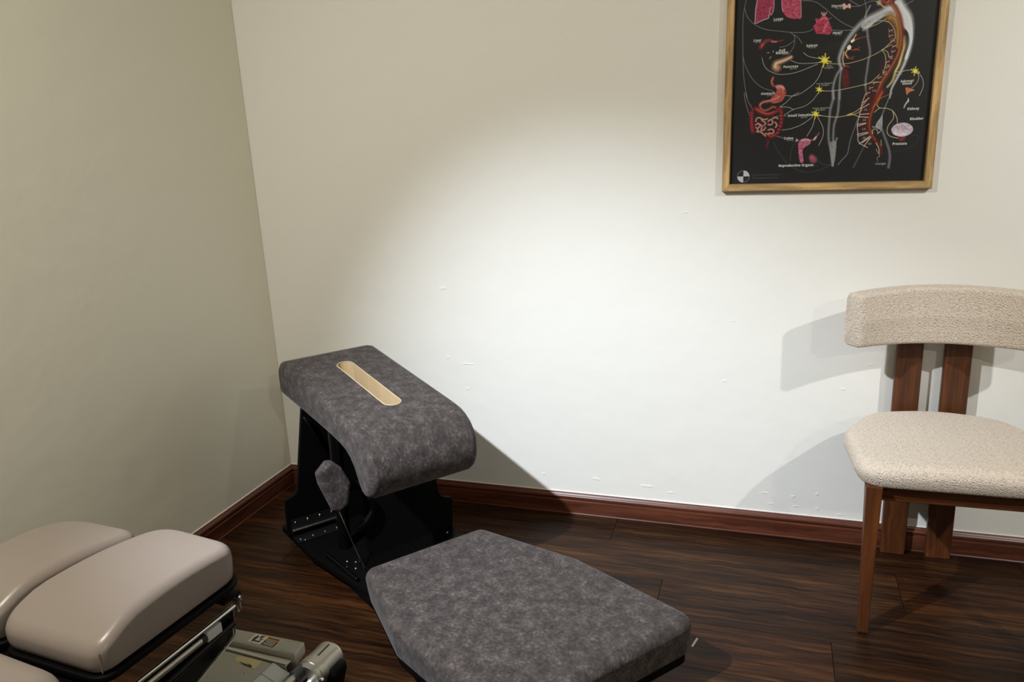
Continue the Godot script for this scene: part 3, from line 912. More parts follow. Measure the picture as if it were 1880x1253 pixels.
const CHIPS = [[0.705,1.076,0.0056,0.0028], [0.484,1.654,0.0056,0.0042], [0.705,1.663,0.0042,0.0056], [1.184,1.589,0.0056,0.0042], [0.290,0.845,0.0028,0.0084], [0.715,0.808,0.0168,0.0084], [0.717,0.556,0.0098,0.0070], [0.795,0.537,0.0308,0.0042], [0.785,0.443,0.0112,0.0084], [1.545,1.060,0.0112,0.0042], [1.674,0.522,0.0070,0.0042], [1.057,0.139,0.0098,0.0070], [1.249,0.137,0.0196,0.0070], [1.430,0.129,0.0336,0.0070], [1.507,0.113,0.0140,0.0056], [1.812,0.145,0.0196,0.0042], [1.830,0.108,0.0140,0.0042], [1.896,0.141,0.0112,0.0056], [1.905,0.107,0.0112,0.0042], [1.969,0.157,0.0070,0.0070], [1.972,0.105,0.0084,0.0084], [2.037,0.093,0.0112,0.0042], [1.694,0.720,0.0056,0.0042], [2.099,0.597,0.0140,0.0028], [2.026,0.515,0.0112,0.0042]]
# ---------------------------------------------------------------- grey kneeling table; local z runs to its foot end, x to its right
func make_kneeling_table():
	var t := thing("kneeling_table", "low grey suede kneeling table with raised slotted chest pad on black base", "table", Vector3(0.405, 0, 0.267), 52.0)
	# chest cushion: side outline (z, y) drawn out along x, with a slot in its flat top
	var top0 := Vector2(0.0, 0.634)
	var top1 := Vector2(0.555, 0.5765)
	var ctrl := [Vector2(-0.045, 0.513), Vector2(-0.06, 0.525), Vector2(-0.063, 0.57), Vector2(-0.056, 0.606), Vector2(-0.036, 0.628)]
	var prof := PackedVector2Array()
	for p in ctrl: prof.append(p)
	prof.append(top0)
	var flat_at := prof.size() - 1
	prof.append(top1)
	for p in [Vector2(0.588, 0.571), Vector2(0.615, 0.561), Vector2(0.64, 0.545), Vector2(0.66, 0.522), Vector2(0.671, 0.494), Vector2(0.674, 0.465), Vector2(0.669, 0.436), Vector2(0.656, 0.410), Vector2(0.637, 0.393), Vector2(0.614, 0.387), Vector2(0.593, 0.393), Vector2(0.577, 0.408), Vector2(0.563, 0.430), Vector2(0.548, 0.453), Vector2(0.528, 0.471), Vector2(0.5, 0.484), Vector2(0.46, 0.491), Vector2(0.4, 0.496), Vector2(0.3, 0.501), Vector2(0.2, 0.505), Vector2(0.08, 0.509)]:
		prof.append(p)
	var hw := 0.167
	var r := 0.024
	var rings := []
	var stations := []
	for i in 8:
		var a := i / 7.0 * PI / 2
		stations.append([-hw + r * (1.0 - cos(a)), r * (1.0 - sin(a))])
	var s := Soup.new()
	for st in stations:
		var o := PackedVector3Array()
		for q in inset(prof, st[1]): o.append(Vector3(st[0], q.y, q.x))
		rings.append(o)
	for i in range(7, -1, -1):
		var o := PackedVector3Array()
		for q in inset(prof, stations[i][1]): o.append(Vector3(-stations[i][0], q.y, q.x))
		rings.append(o)
	var n := prof.size()
	for i in rings.size() - 1:
		for k in n:
			if i == 7 and k == flat_at: continue
			var p: PackedVector3Array = rings[i]
			var q: PackedVector3Array = rings[i + 1]
			s.quad(p[k], q[k], q[(k + 1) % n], p[(k + 1) % n])
	for side in 2:
		var ring: PackedVector3Array = rings[0 if side == 0 else rings.size() - 1]
		var flat := PackedVector2Array()
		for q in ring: flat.append(Vector2(q.z, q.y))
		var ix := Geometry2D.triangulate_polygon(flat)
		for i in range(0, ix.size(), 3):
			var a := ring[ix[i]]
			var b := ring[ix[i + 1]]
			var c := ring[ix[i + 2]]
			var out := (b - a).cross(c - a).x
			if (out > 0.0) == (side == 1): s.tri(a, b, c)
			else: s.tri(a, c, b)
	# flat top with the slot left open
	var x1 := hw - r
	var slope := (top1.y - top0.y) / (top1.x - top0.x)
	var mid := Vector2(0.004, 0.293)
	var sr := 0.027
	var reach := 0.169
	var angles := []
	for k in 24:
		var q := Vector2.from_angle(PI * k / 23.0) * sr + Vector2(0, reach)
		angles.append(fposmod(q.angle(), TAU))
		angles.append(fposmod((-q).angle(), TAU))
	for k in range(1, 12):
		for sx in [-1, 1]: angles.append(fposmod(Vector2(sx * sr, lerpf(-reach, reach, k / 12.0)).angle(), TAU))
	for c in [Vector2(x1, top0.x), Vector2(x1, top1.x), Vector2(-x1, top0.x), Vector2(-x1, top1.x)]: angles.append(fposmod((c - mid).angle(), TAU))
	angles.sort()
	var outer := PackedVector3Array()
	var hole := PackedVector2Array()
	for a in angles:
		var d := Vector2.from_angle(a)
		var tx := ((x1 if d.x > 0 else -x1) - mid.x) / d.x if absf(d.x) > 1e-6 else 1e9
		var tz := ((top1.x if d.y > 0 else top0.x) - mid.y) / d.y if absf(d.y) > 1e-6 else 1e9
		var e := mid + d * minf(tx, tz)
		outer.append(Vector3(e.x, top0.y + slope * (e.y - top0.x), e.y))
		# stadium along z
		var h := 1e9
		if absf(d.x) > 1e-6:
			var f := sr / absf(d.x)
			if absf(d.y * f) <= reach: h = f
		if h > 1e8:
			var cz := reach * signf(d.y)
			var bq := d.y * cz
			h = bq + sqrt(maxf(bq * bq - cz * cz + sr * sr, 0.0))
		hole.append(mid + d * h)
	var rim := PackedVector3Array()
	for q in hole: rim.append(Vector3(q.x, top0.y + slope * (q.y - top0.x), q.y))
	var m := rim.size()
	for k in m: s.quad(rim[k], rim[(k + 1) % m], outer[(k + 1) % m], outer[k])
	if s.volume() < 0.0:
		for i in range(0, s.v.size(), 3):
			var b := s.v[i + 1]
			s.v[i + 1] = s.v[i + 2]
			s.v[i + 2] = b
	var chest := part("chest_cushion", s, M.suede, t, Vector3.ZERO, Vector3.ZERO, 70.0)
	# cream lining of the slot and its piped rim
	var l := Soup.new()
	var depth := [0.0, 0.02, 0.045, 0.075, 0.108]
	for i in depth.size() - 1:
		for k in m:
			var w0: float = 0.0012 * sin(k * 1.9 + i * 0.7) * i
			var w1: float = 0.0012 * sin(k * 1.9 + (i + 1) * 0.7) * (i + 1)
			var k2 := (k + 1) % m
			var u0: float = 0.0012 * sin(k2 * 1.9 + i * 0.7) * i
			var u1: float = 0.0012 * sin(k2 * 1.9 + (i + 1) * 0.7) * (i + 1)
			l.quad(rim[k] + Vector3(w0, -depth[i], 0), rim[k2] + Vector3(u0, -depth[i], 0), rim[k2] + Vector3(u1, -depth[i + 1], 0), rim[k] + Vector3(w1, -depth[i + 1], 0))
	var lin := part("slot_lining", l, M.lining, chest, Vector3.ZERO, Vector3.ZERO, 80.0)
	lin.set_meta("label", "cream cloth lining of the slot")
	var loop := []
	for q in rim: loop.append(q)
	loop.append(rim[0])
	part("slot_piping", tube(loop, 0.0013, 6), M.piping, chest)
	# black board under the chest cushion
	part("chest_board", boxes([[Vector3(0, 0.498, 0.2), Vector3(0.26, 0.014, 0.42)]]), M.black, t)
	# uprights with flared feet
	var rear := fillet([Vector2(-0.135, 0.495), Vector2(-0.185, 0.20), Vector2(-0.228, 0.188), Vector2(-0.232, 0.055), Vector2(0.232, 0.055), Vector2(0.228, 0.188), Vector2(0.185, 0.20), Vector2(0.135, 0.495)], [0.006, 0.03, 0.01, 0.004, 0.004, 0.01, 0.03, 0.006], 5)
	part("rear_upright", plate(rear, 0.045, 0.063), M.black, t)
	var front := fillet([Vector2(-0.07, 0.49), Vector2(-0.07, 0.055), Vector2(0.232, 0.055), Vector2(0.237, 0.165), Vector2(0.192, 0.182), Vector2(0.182, 0.26), Vector2(0.165, 0.49)], [0.004, 0.004, 0.02, 0.01, 0.06, 0.02, 0.006], 8)
	part("front_upright", plate(front, 0.335, 0.353), M.black, t)
	part("side_panel", plate(fillet([Vector2(0.063, 0.055), Vector2(0.335, 0.055), Vector2(0.335, 0.47), Vector2(0.063, 0.47)], 0.004, 2), -0.008, 0.008), M.black, t, Vector3(0.12, 0, 0), Vector3(0, -PI / 2, 0))
	# base plate and the rails it stands on
	part("base_plate", slab(fillet([Vector2(-0.225, -0.035), Vector2(0.235, -0.035), Vector2(0.235, 0.40), Vector2(0.2, 0.62), Vector2(-0.135, 0.62), Vector2(-0.215, 0.2)], 0.008, 3), 0.034, 0.055), M.black, t)
	for sd in [-1, 1]:
		part("base_rail", boxes([[Vector3(sd * 0.15, 0.0215, 0.27), Vector3(0.04, 0.025, 0.6), Vector3(0, sd * -0.06, 0)]]), M.black, t)
		part("foot", lathe([Vector2(0.001, 0.0), Vector2(0.022, 0.0), Vector2(0.024, 0.004), Vector2(0.02, 0.012), Vector2(0.001, 0.012)], 16), M.rubber, t, Vector3(sd * 0.19, 0, 0.0))
		part("foot", lathe([Vector2(0.001, 0.0), Vector2(0.022, 0.0), Vector2(0.024, 0.004), Vector2(0.02, 0.012), Vector2(0.001, 0.012)], 16), M.rubber, t, Vector3(sd * 0.12, 0, 0.55))
	# hinge with screws along the rear upright
	var hinge := part("hinge", boxes([[Vector3(-0.14, 0.098, 0.066), Vector3(0.16, 0.032, 0.003)], [Vector3(-0.14, 0.0575, 0.1), Vector3(0.16, 0.003, 0.05)]], 0.0008), M.dark_steel, t)
	var knuckle := tube([Vector3(-0.22, 0.077, 0.07), Vector3(-0.06, 0.077, 0.07)], 0.005, 10)
	part("knuckle", knuckle, M.steel, hinge)
	var screw := lathe([Vector2(0.0004, -0.001), Vector2(0.0042, -0.001), Vector2(0.004, 0.0006), Vector2(0.0025, 0.0016), Vector2(0.0004, 0.0018)], 10).mesh()
	for k in 4:
		part("screw", screw, M.screw, hinge, Vector3(-0.205 + k * 0.042, 0.103, 0.0685), Vector3(PI / 2, 0, 0))
		part("screw", screw, M.screw, hinge, Vector3(-0.205 + k * 0.042, 0.06, 0.105))
	part("screw", screw, M.screw, hinge, Vector3(-0.195, 0.06, 0.12))
	# lower front strip, screws
	var strip := part("front_strip", slab(fillet([Vector2(-0.11, 0.36), Vector2(0.226, 0.353), Vector2(0.236, 0.43), Vector2(-0.11, 0.43)], 0.004, 2), 0.055, 0.066), M.black_gloss, t)
	part("screw", screw, M.screw, strip, Vector3(0.19, 0.0672, 0.385))
	for q in [Vector2(-0.135, 0.33), Vector2(-0.115, 0.35), Vector2(-0.15, 0.36), Vector2(-0.13, 0.385)]:
		part("screw", screw, M.screw, t, Vector3(q.x, 0.0562, q.y))
	part("slide_rail", boxes([[Vector3(-0.165, 0.062, 0.36), Vector3(0.012, 0.014, 0.2), Vector3(0, 0.1, 0)]]), M.black_gloss, t)
	# lever bar, gas strut, bent strap and release rod
	part("lever_bar", boxes([[Vector3(-0.107, 0.378, 0.1), Vector3(0.008, 0.19, 0.022), Vector3(-0.1, 0, 0.34)]]), M.black_gloss, t)
	var strut := tube([Vector3(-0.105, 0.058, 0.24), Vector3(-0.105, 0.3, 0.25), Vector3(-0.104, 0.49, 0.255)], 0.02, 20)
	part("gas_strut", strut, M.black_gloss, t)
	var bow := PackedVector2Array([Vector2(-0.058, 0.262), Vector2(-0.049, 0.231), Vector2(-0.057, 0.205), Vector2(-0.076, 0.184), Vector2(-0.102, 0.172)])
	var arc := []
	for q in smooth(bow, 5): arc.append(Vector3(q.x, q.y, 0.364))
	var strap := Soup.new()
	var sr2 := []
	for k in arc.size():
		var o := PackedVector3Array()
		var along: Vector3 = (arc[mini(k + 1, arc.size() - 1)] - arc[maxi(k - 1, 0)]).normalized()
		var across := along.cross(Vector3.BACK)
		for q in [Vector2(-0.0015, -0.01), Vector2(0.0015, -0.01), Vector2(0.0015, 0.012), Vector2(-0.0015, 0.012)]:
			o.append(arc[k] + across * q.x * 4.0 + Vector3(0, 0, q.y))
		sr2.append(o)
	strap.loft(sr2)
	part("bent_strap", strap, M.black_gloss, t)
	part("release_rod", tube([Vector3(-0.166, 0.262, 0.395), Vector3(-0.115, 0.06, 0.42)], 0.0014, 8), M.chrome, t)
	# small arm pad on the left of the front upright
	var pad_outline := fillet([Vector2(-0.188, 0.428), Vector2(-0.221, 0.398), Vector2(-0.216, 0.36), Vector2(-0.186, 0.272), Vector2(-0.165, 0.262), Vector2(-0.137, 0.277), Vector2(-0.121, 0.345), Vector2(-0.143, 0.396), Vector2(-0.17, 0.425)], 0.012, 4)
	var shifted := PackedVector2Array()
	for q in pad_outline: shifted.append(Vector2(q.x + 0.17, -(q.y - 0.345)))
	var pad := cushion(shifted, 0.0, func(_x, _z): return 0.034, 0.014, 0.002)
	var pm := part("arm_pad", pad, M.suede, t, Vector3(-0.17, 0.345, 0.372), Vector3(PI / 2, 0, 0), 70.0)
	part("pad_bracket", boxes([[Vector3(0.05, -0.006, 0.03), Vector3(0.11, 0.006, 0.03)]]), M.black, pm)
	# kneeling cushion on its black board and beam
	var kp := split(fillet([Vector2(-0.19, 0.612), Vector2(0.187, 0.615), Vector2(0.306, 0.93), Vector2(0.362, 1.322), Vector2(-0.19, 1.322), Vector2(-0.24, 0.9)], [0.036, 0.036, 0.09, 0.045, 0.045, 0.06], 8), 0.05)
	var knee := part("kneeling_cushion", cushion(kp, 0.092, func(_x, _z): return 0.19, 0.025, 0.006, 0.002), M.suede, t, Vector3.ZERO, Vector3.ZERO, 70.0)
	part("zip_tag", boxes([[Vector3(0.372, 0.1, 1.3), Vector3(0.03, 0.0015, 0.005), Vector3(0, 0.3, 0.2)]], 0.0004), M.paper, knee)
	part("cushion_board", slab(inset(kp, 0.012), 0.066, 0.092, 0.003), M.black, t)
	part("support_beam", boxes([[Vector3(0.05, 0.036, 0.93), Vector3(0.22, 0.06, 0.62)]]), M.black, t)
	for sd in [-1, 1]:
		part("foot", lathe([Vector2(0.001, 0.0), Vector2(0.022, 0.0), Vector2(0.024, 0.004), Vector2(0.02, 0.008), Vector2(0.001, 0.008)], 16), M.rubber, t, Vector3(0.05 + sd * 0.08, 0, 1.2))

# ---------------------------------------------------------------- leather treatment table; local -z runs to its head end
func head_top(_x: float, z: float) -> float:
	var s := -z
	return 0.552 + 0.207 * s - 0.62 * s * s + 0.022 * (smoothstep(-0.02, 0.085, s) - 1.0)

func make_treatment_table():
	var t := thing("treatment_table", "beige leather treatment table with split head cushions and chrome fittings", "table", Vector3(0.775, 0, 1.635), -4.74)
	var outline := split(fillet([Vector2(-0.248, 0.002), Vector2(0.003, 0.002), Vector2(0.005, -0.328), Vector2(-0.21, -0.35)], [0.04, 0.034, 0.055, 0.06], 7), 0.025)
	var pad := cushion(outline, 0.482, head_top, 0.017, 0.0, 0.003).mesh(70.0)
	var a := part("head_cushion", pad, M.leather, t)
	part("corner_seam", tube([Vector3(-0.0035, 0.486, -0.005), Vector3(-0.0028, 0.505, -0.0042), Vector3(-0.0034, 0.524, -0.0048)], 0.001, 6), M.seam, a)
	var left := split(fillet([Vector2(-0.45, 0.002), Vector2(-0.262, 0.002), Vector2(-0.23, -0.3), Vector2(-0.44, -0.30)], [0.04, 0.034, 0.034, 0.09], 7), 0.025)
	part("head_cushion", cushion(left, 0.482, func(_x, z): return head_top(0, z * 1.08) + 0.004, 0.017, 0.0, 0.003), M.leather, t, Vector3.ZERO, Vector3.ZERO, 70.0)
	part("head_tray", slab(inset(outline, -0.006), 0.466, 0.482, 0.004), M.black, t)
	part("head_tray", slab(inset(left, -0.006), 0.466, 0.482, 0.004), M.black, t)
	# chest cushion behind
	var body := split(fillet([Vector2(-0.5, 0.062), Vector2(0.05, 0.082), Vector2(0.09, 0.62), Vector2(-0.53, 0.62)], [0.05, 0.06, 0.05, 0.05], 7), 0.04)
	part("chest_cushion", cushion(body, 0.482, func(_x, _z): return 0.572, 0.032, 0.0, 0.004), M.leather, t, Vector3.ZERO, Vector3.ZERO, 70.0)
	part("chest_tray", slab(inset(body, -0.004), 0.455, 0.482, 0.004), M.black, t)
	var rest := split(fillet([Vector2(-0.53, 0.635), Vector2(0.09, 0.635), Vector2(0.06, 1.3), Vector2(-0.5, 1.3)], [0.045, 0.045, 0.07, 0.07], 7), 0.06)
	part("leg_cushion", cushion(rest, 0.482, func(_x, _z): return 0.568, 0.032, 0.0, 0.004), M.leather, t, Vector3.ZERO, Vector3.ZERO, 70.0)
	part("leg_tray", slab(inset(rest, -0.004), 0.455, 0.482, 0.004), M.black, t)
	# frame under the cushions
	part("frame", boxes([[Vector3(-0.215, 0.448, -0.02), Vector3(0.3, 0.027, 0.5)], [Vector3(-0.215, 0.24, 0.55), Vector3(0.22, 0.43, 0.4)], [Vector3(-0.215, 0.448, 0.75), Vector3(0.3, 0.02, 0.9)]], 0.004), M.black, t)
	# chrome paper holder on the right: top rod, end post, lower edge, dark panel
	var hb := part("holder_panel", plate(fillet([Vector2(0.31, 0.418), Vector2(0.302, 0.352), Vector2(0.28, 0.345), Vector2(0.0, 0.268), Vector2(-0.2, 0.213), Vector2(-0.2, 0.386)], [0.008, 0.012, 0.012, 0.1, 0.01, 0.01], 4), -0.004, 0.004), M.black_gloss, t, Vector3(-0.02, 0, 0), Vector3(0, PI / 2, 0))
	part("edge_rod", tube([Vector3(0.309, 0.42, 0.006), Vector3(0.304, 0.36, 0.006), Vector3(0.298, 0.35, 0.006), Vector3(0.28, 0.345, 0.006), Vector3(0.0, 0.268, 0.006), Vector3(-0.2, 0.213, 0.006)], 0.0022, 8), M.chrome, hb)
	var rod := part("paper_rod", tube([Vector3(0.0, 0.427, 0.25), Vector3(0.0, 0.427, -0.3)], 0.0042, 14), M.chrome, t)
	part("rod_tip", tube([Vector3(0.0, 0.427, -0.3), Vector3(0.0, 0.427, -0.312)], 0.0036, 12), M.rubber, rod)
	part("holder_arm", boxes([[Vector3(-0.012, 0.432, -0.318), Vector3(0.026, 0.018, 0.012)], [Vector3(-0.005, 0.418, -0.316), Vector3(0.01, 0.03, 0.012)]], 0.004), M.chrome, t)
	part("holder_bracket", boxes([[Vector3(-0.045, 0.444, -0.3), Vector3(0.09, 0.006, 0.05)]]), M.black, t)
	part("inner_tube", tube([Vector3(-0.014, 0.4, 0.24), Vector3(-0.014, 0.4, -0.218)], 0.009, 18), M.steel, t)
	part("tube_block", boxes([[Vector3(-0.014, 0.401, -0.246), Vector3(0.02, 0.022, 0.04)]], 0.002), M.grey_light, t)
	part("tube_collar", tube([Vector3(-0.014, 0.4, -0.216), Vector3(-0.014, 0.4, -0.227)], 0.0105, 18), M.rubber, t)
	part("lower_bar", tube([Vector3(-0.012, 0.385, -0.3), Vector3(-0.012, 0.35, 0.2)], 0.009, 14), M.black_gloss, t)
	# base housing with stepped cover
	part("base_housing", boxes([[Vector3(-0.085, 0.125, -0.1), Vector3(0.22, 0.21, 0.55)]], 0.008), M.grey_paint, t)
	part("base_plinth", boxes([[Vector3(-0.1, 0.012, 0.07), Vector3(0.2, 0.024, 0.8)], [Vector3(-0.215, 0.012, 0.6), Vector3(0.5, 0.024, 0.9)]], 0.004), M.black, t)
	var cov := part("cover_plate", slab(fillet([Vector2(-0.19, -0.388), Vector2(-0.19, -0.43), Vector2(0.036, -0.446), Vector2(0.046, -0.404), Vector2(0.046, -0.4)], 0.002, 2), 0.222, 0.252, 0.003), M.grey_paint, t)
	part("cover_step", boxes([[Vector3(-0.075, 0.229, -0.387), Vector3(0.23, 0.026, 0.022)]], 0.003), M.steel, t)
	var deck := part("cover_deck", boxes([[Vector3(-0.092, 0.233, -0.24), Vector3(0.192, 0.016, 0.265)]], 0.001), M.grey_paint, t)
	for seg in [[-0.374, -0.337], [-0.335, -0.22], [-0.218, -0.1]]:
		var z0: float = seg[0]
		var z1: float = seg[1]
		var s := Soup.new()
		var o0 := PackedVector3Array([Vector3(0.006, 0.224, z0), Vector3(0.006, 0.241, z0), Vector3(0.012, 0.241, z0), Vector3(0.05, 0.226, z0), Vector3(0.05, 0.2, z0)])
		var o1 := PackedVector3Array()
		for q in o0: o1.append(Vector3(q.x, q.y, z1))
		s.loft([o0, o1])
		part("bevel_trim", s, M.grey_light, t, Vector3.ZERO, Vector3.ZERO, 20.0)
	part("screw", lathe([Vector2(0.0003, 0.0), Vector2(0.0015, 0.0), Vector2(0.001, 0.0008), Vector2(0.0003, 0.001)], 8), M.label_dark, deck, Vector3(-0.03, 0.241, -0.325))
	# labels on the covers
	var w := part("warning_label", boxes([[Vector3(-0.051, 0.2523, -0.4175), Vector3(0.072, 0.0006, 0.029)]], 0.0001), M.label_white, cov)
	w.set_meta("label", "white, black and orange warning sticker")
	part("label_block", boxes([[Vector3(-0.0335, 0.2527, -0.4135), Vector3(0.035, 0.0003, 0.0195)]], 0.0001), M.label_dark, t)
	part("label_band", boxes([[Vector3(-0.0335, 0.2527, -0.4275), Vector3(0.035, 0.0003, 0.0075)]], 0.0001), M.label_orange, t)
	var font := SystemFont.new()
	font.font_names = PackedStringArray(["Droid Sans"])
	font.font_weight = 700
	part("label_lettering", words("WARNING", 0.0062, font, 1), M.label_dark, t, Vector3(-0.0335, 0.2531, -0.4248), Vector3(-PI / 2, 0, 0))
	for k in 4: part("label_line", boxes([[Vector3(-0.034 + 0.0015 * (k % 2), 0.2531, -0.42 + k * 0.0042), Vector3(0.029 - 0.003 * (k % 2), 0.0002, 0.0016)]], 0.00005), M.label_white, t)
	var hand := [[Vector2(-0.081, -0.419), Vector2(-0.077, -0.430), Vector2(-0.072, -0.424), Vector2(-0.074, -0.412), Vector2(-0.077, -0.405), Vector2(-0.08, -0.409)], [Vector2(-0.075, -0.412), Vector2(-0.059, -0.413), Vector2(-0.057, -0.409), Vector2(-0.075, -0.408)], [Vector2(-0.068, -0.43), Vector2(-0.058, -0.431), Vector2(-0.061, -0.426), Vector2(-0.064, -0.421), Vector2(-0.069, -0.423)], [Vector2(-0.064, -0.419), Vector2(-0.057, -0.422), Vector2(-0.059, -0.415), Vector2(-0.063, -0.414)]]
	for h in hand: part("label_pictogram", slab(PackedVector2Array(h), 0.2526, 0.2530, 0.0001), M.label_dark, t)
	var old := part("worn_label", slab(PackedVector2Array([Vector2(-0.084, -0.366), Vector2(-0.05, -0.371), Vector2(-0.019, -0.371), Vector2(-0.017, -0.345), Vector2(-0.026, -0.344), Vector2(-0.03, -0.35), Vector2(-0.05, -0.352), Vector2(-0.064, -0.348), Vector2(-0.08, -0.354)]), 0.2411, 0.2415, 0.0001), M.label_old, deck)
	old.set_meta("label", "yellowed worn sticker with torn edges")
	part("torn_patch", slab(PackedVector2Array([Vector2(-0.068, -0.353), Vector2(-0.05, -0.351), Vector2(-0.03, -0.349), Vector2(-0.028, -0.345), Vector2(-0.05, -0.347)]), 0.2416, 0.2418, 0.00005), M.label_dark, t)
	# side rail in its end casting
	var cast := part("end_casting", tube([Vector3(0.112, 0.243, -0.352), Vector3(0.112, 0.243, -0.358), Vector3(0.112, 0.243, -0.436), Vector3(0.112, 0.243, -0.442)], [0.031, 0.033, 0.033, 0.03], 28), M.steel, t)
	part("casting_band", tube([Vector3(0.112, 0.243, -0.366), Vector3(0.112, 0.243, -0.386)], 0.0345, 28), M.steel, cast)
	part("casting_slot", boxes([[Vector3(0.117, 0.2755, -0.41), Vector3(0.004, 0.002, 0.04)]], 0.0005), M.label_dark, cast)
	part("casting_boot", boxes([[Vector3(0.135, 0.215, -0.41), Vector3(0.036, 0.07, 0.06), Vector3(0, 0, -0.3)]], 0.012), M.black, cast)
	part("casting_foot", boxes([[Vector3(0.112, 0.115, -0.4), Vector3(0.04, 0.19, 0.05)]], 0.006), M.black, cast)
	part("rail_post", boxes([[Vector3(0.112, 0.125, 0.58), Vector3(0.05, 0.25, 0.05)], [Vector3(-0.02, 0.06, 0.58), Vector3(0.22, 0.04, 0.05)]], 0.006), M.black, t)
	part("rail_collar", tube([Vector3(0.1, 0.262, -0.33), Vector3(0.1, 0.262, -0.358)], 0.0125, 18), M.rubber, t)
	part("side_rail", tube([Vector3(0.1, 0.262, 0.6), Vector3(0.1, 0.262, -0.352)], 0.0075, 16), M.steel, t)
	part("side_trim", tube([Vector3(0.115, 0.222, 0.6), Vector3(0.115, 0.222, -0.352)], 0.024, 24), M.chrome, t)
	part("ball_screw", lathe([Vector2(0.0005, -0.005), Vector2(0.0035, -0.0036), Vector2(0.005, 0.0), Vector2(0.0035, 0.0036), Vector2(0.0005, 0.005)], 12), M.chrome, t, Vector3(0.146, 0.246, -0.36))

# ---------------------------------------------------------------- bouclé chair; local z runs to its front
func make_chair():
	var t := thing("side_chair", "cream boucle chair with curved backrest and reddish wooden legs against the wall", "chair", Vector3(2.257, 0, 0.03), 1.0)
	# seat
	var sp := split(fillet([Vector2(-0.236, 0.468), Vector2(0.236, 0.468), Vector2(0.251, 0.22), Vector2(0.17, 0.06), Vector2(0.0, 0.022), Vector2(-0.17, 0.06), Vector2(-0.251, 0.22)], [0.085, 0.085, 0.14, 0.12, 0.3, 0.12, 0.14], 8), 0.03)
	part("seat", cushion(sp, 0.42, func(x, z): return 0.487 + 0.006 * (1.0 - (x * x + (z - 0.24) * (z - 0.24)) / 0.06), 0.03, 0.008, 0.004), M.boucle, t, Vector3.ZERO, Vector3.ZERO, 80.0)
	# curved backrest
	var s := Soup.new()
	var rings := []
	var sec := fillet([Vector2(-0.028, -0.074), Vector2(0.03, -0.074), Vector2(0.036, 0.0), Vector2(0.026, 0.076), Vector2(-0.026, 0.076)], [0.012, 0.014, 0.05, 0.016, 0.012], 4)
	var steps := 60
	for i in steps + 1:
		var f := i / float(steps) * 2.0 - 1.0
		var c := Vector3(f * 0.243, 0.779, 0.062 + 0.105 * f * f)
		var tan_ := Vector3(0.243, 0, 0.21 * f).normalized()
		var out := Vector3(-tan_.z, 0, tan_.x)
		var e := (1.0 - absf(f)) * 0.243
		var k := 1.0 if e > 0.01 else 1.0 - 0.2 * (1.0 - sqrt(1.0 - pow(1.0 - e / 0.01, 2.0)))
		var o := PackedVector3Array()
		for q in sec: o.append(c + out * q.x * k + Vector3(0, q.y * (1.0 - (1.0 - k) * 0.5) * (1.07 - 0.08 * f * f), 0))
		rings.append(o)
	s.loft(rings)
	part("backrest", s, M.boucle, t, Vector3.ZERO, Vector3.ZERO, 60.0)
	# two upright slats that also stand as rear legs; built along x and turned up
	for x in [-0.064, 0.062]:
		part("rear_slat", boxes([[Vector3(0.395, 0, 0), Vector3(0.79, 0.069, 0.026)]], 0.003), M.walnut, t, Vector3(x, 0, 0.004), Vector3(0, 0, PI / 2))
	# tapered front legs
	for sd in [-1, 1]:
		var rr := []
		for a in [[0.006, 0.0125], [0.3, 0.017], [0.424, 0.0195]]:
			var o := PackedVector3Array()
			for q in fillet([Vector2(-1, -1), Vector2(1, -1), Vector2(1, 1), Vector2(-1, 1)], 0.25, 3): o.append(Vector3(a[0], q.x * a[1], q.y * a[1]))
			rr.append(o)
		var l := Soup.new()
		l.loft(rr)
		var leg := part("front_leg", l, M.walnut, t, Vector3(sd * 0.198, 0, 0.447), Vector3(0, 0, PI / 2))
		part("foot_glide", tube([Vector3(0, 0, 0), Vector3(0.007, 0, 0)], 0.01, 14), M.rubber, leg)
	part("front_apron", boxes([[Vector3(0, 0.396, 0.415), Vector3(0.376, 0.046, 0.022)]], 0.002), M.walnut, t)
	for sd in [-1, 1]:
		part("side_apron", boxes([[Vector3(sd * 0.13, 0.398, 0.22), Vector3(0.42, 0.04, 0.022), Vector3(0, PI / 2 + sd * 0.33, 0)]], 0.002), M.walnut, t)
	part("rear_apron", boxes([[Vector3(0, 0.398, 0.03), Vector3(0.22, 0.04, 0.022)]], 0.002), M.walnut, t)

# ---------------------------------------------------------------- the room
func baseboard(called: String, len: float, at: Vector3, turn: float):
	var prof := [Vector2(0, 0), Vector2(0.0165, 0), Vector2(0.0165, 0.003), Vector2(0.0145, 0.005), Vector2(0.0140, 0.046), Vector2(0.0155, 0.048), Vector2(0.0150, 0.050), Vector2(0.0105, 0.0525), Vector2(0.0105, 0.0555), Vector2(0.0145, 0.059), Vector2(0.0155, 0.064), Vector2(0.0135, 0.069), Vector2(0.0085, 0.072), Vector2(0.006, 0.0775), Vector2(0, 0.0785)]
	var rings := []
	for x in [0.0, len]:
		var o := PackedVector3Array()
		for q in prof: o.append(Vector3(x, q.y, q.x))
		rings.append(o)
	var s := Soup.new()
	s.loft(rings)
	var b := struct(called, s.mesh(40.0), M.mahogany, at)
	b.rotation.y = turn
	part("lit_edge_bead", tube([Vector3(0, 0.0785, 0.001), Vector3(len, 0.0785, 0.001)], 0.0022, 6), M.lit_edge, b)  # pale bead painted in for the wall paint edge catching light

func chip(sd: int, w: float, h: float) -> Soup:
	var rng := RandomNumberGenerator.new()
	rng.seed = sd
	var p := PackedVector2Array()
	for k in 9:
		var a := TAU * k / 9
		p.append(Vector2(cos(a) * w, sin(a) * h) * rng.randf_range(0.5, 1.0))
	return plate(p, -0.0006, 0.0011, 0.0008)

const ROOM := Vector3(4.1, 2.45, 4.6)

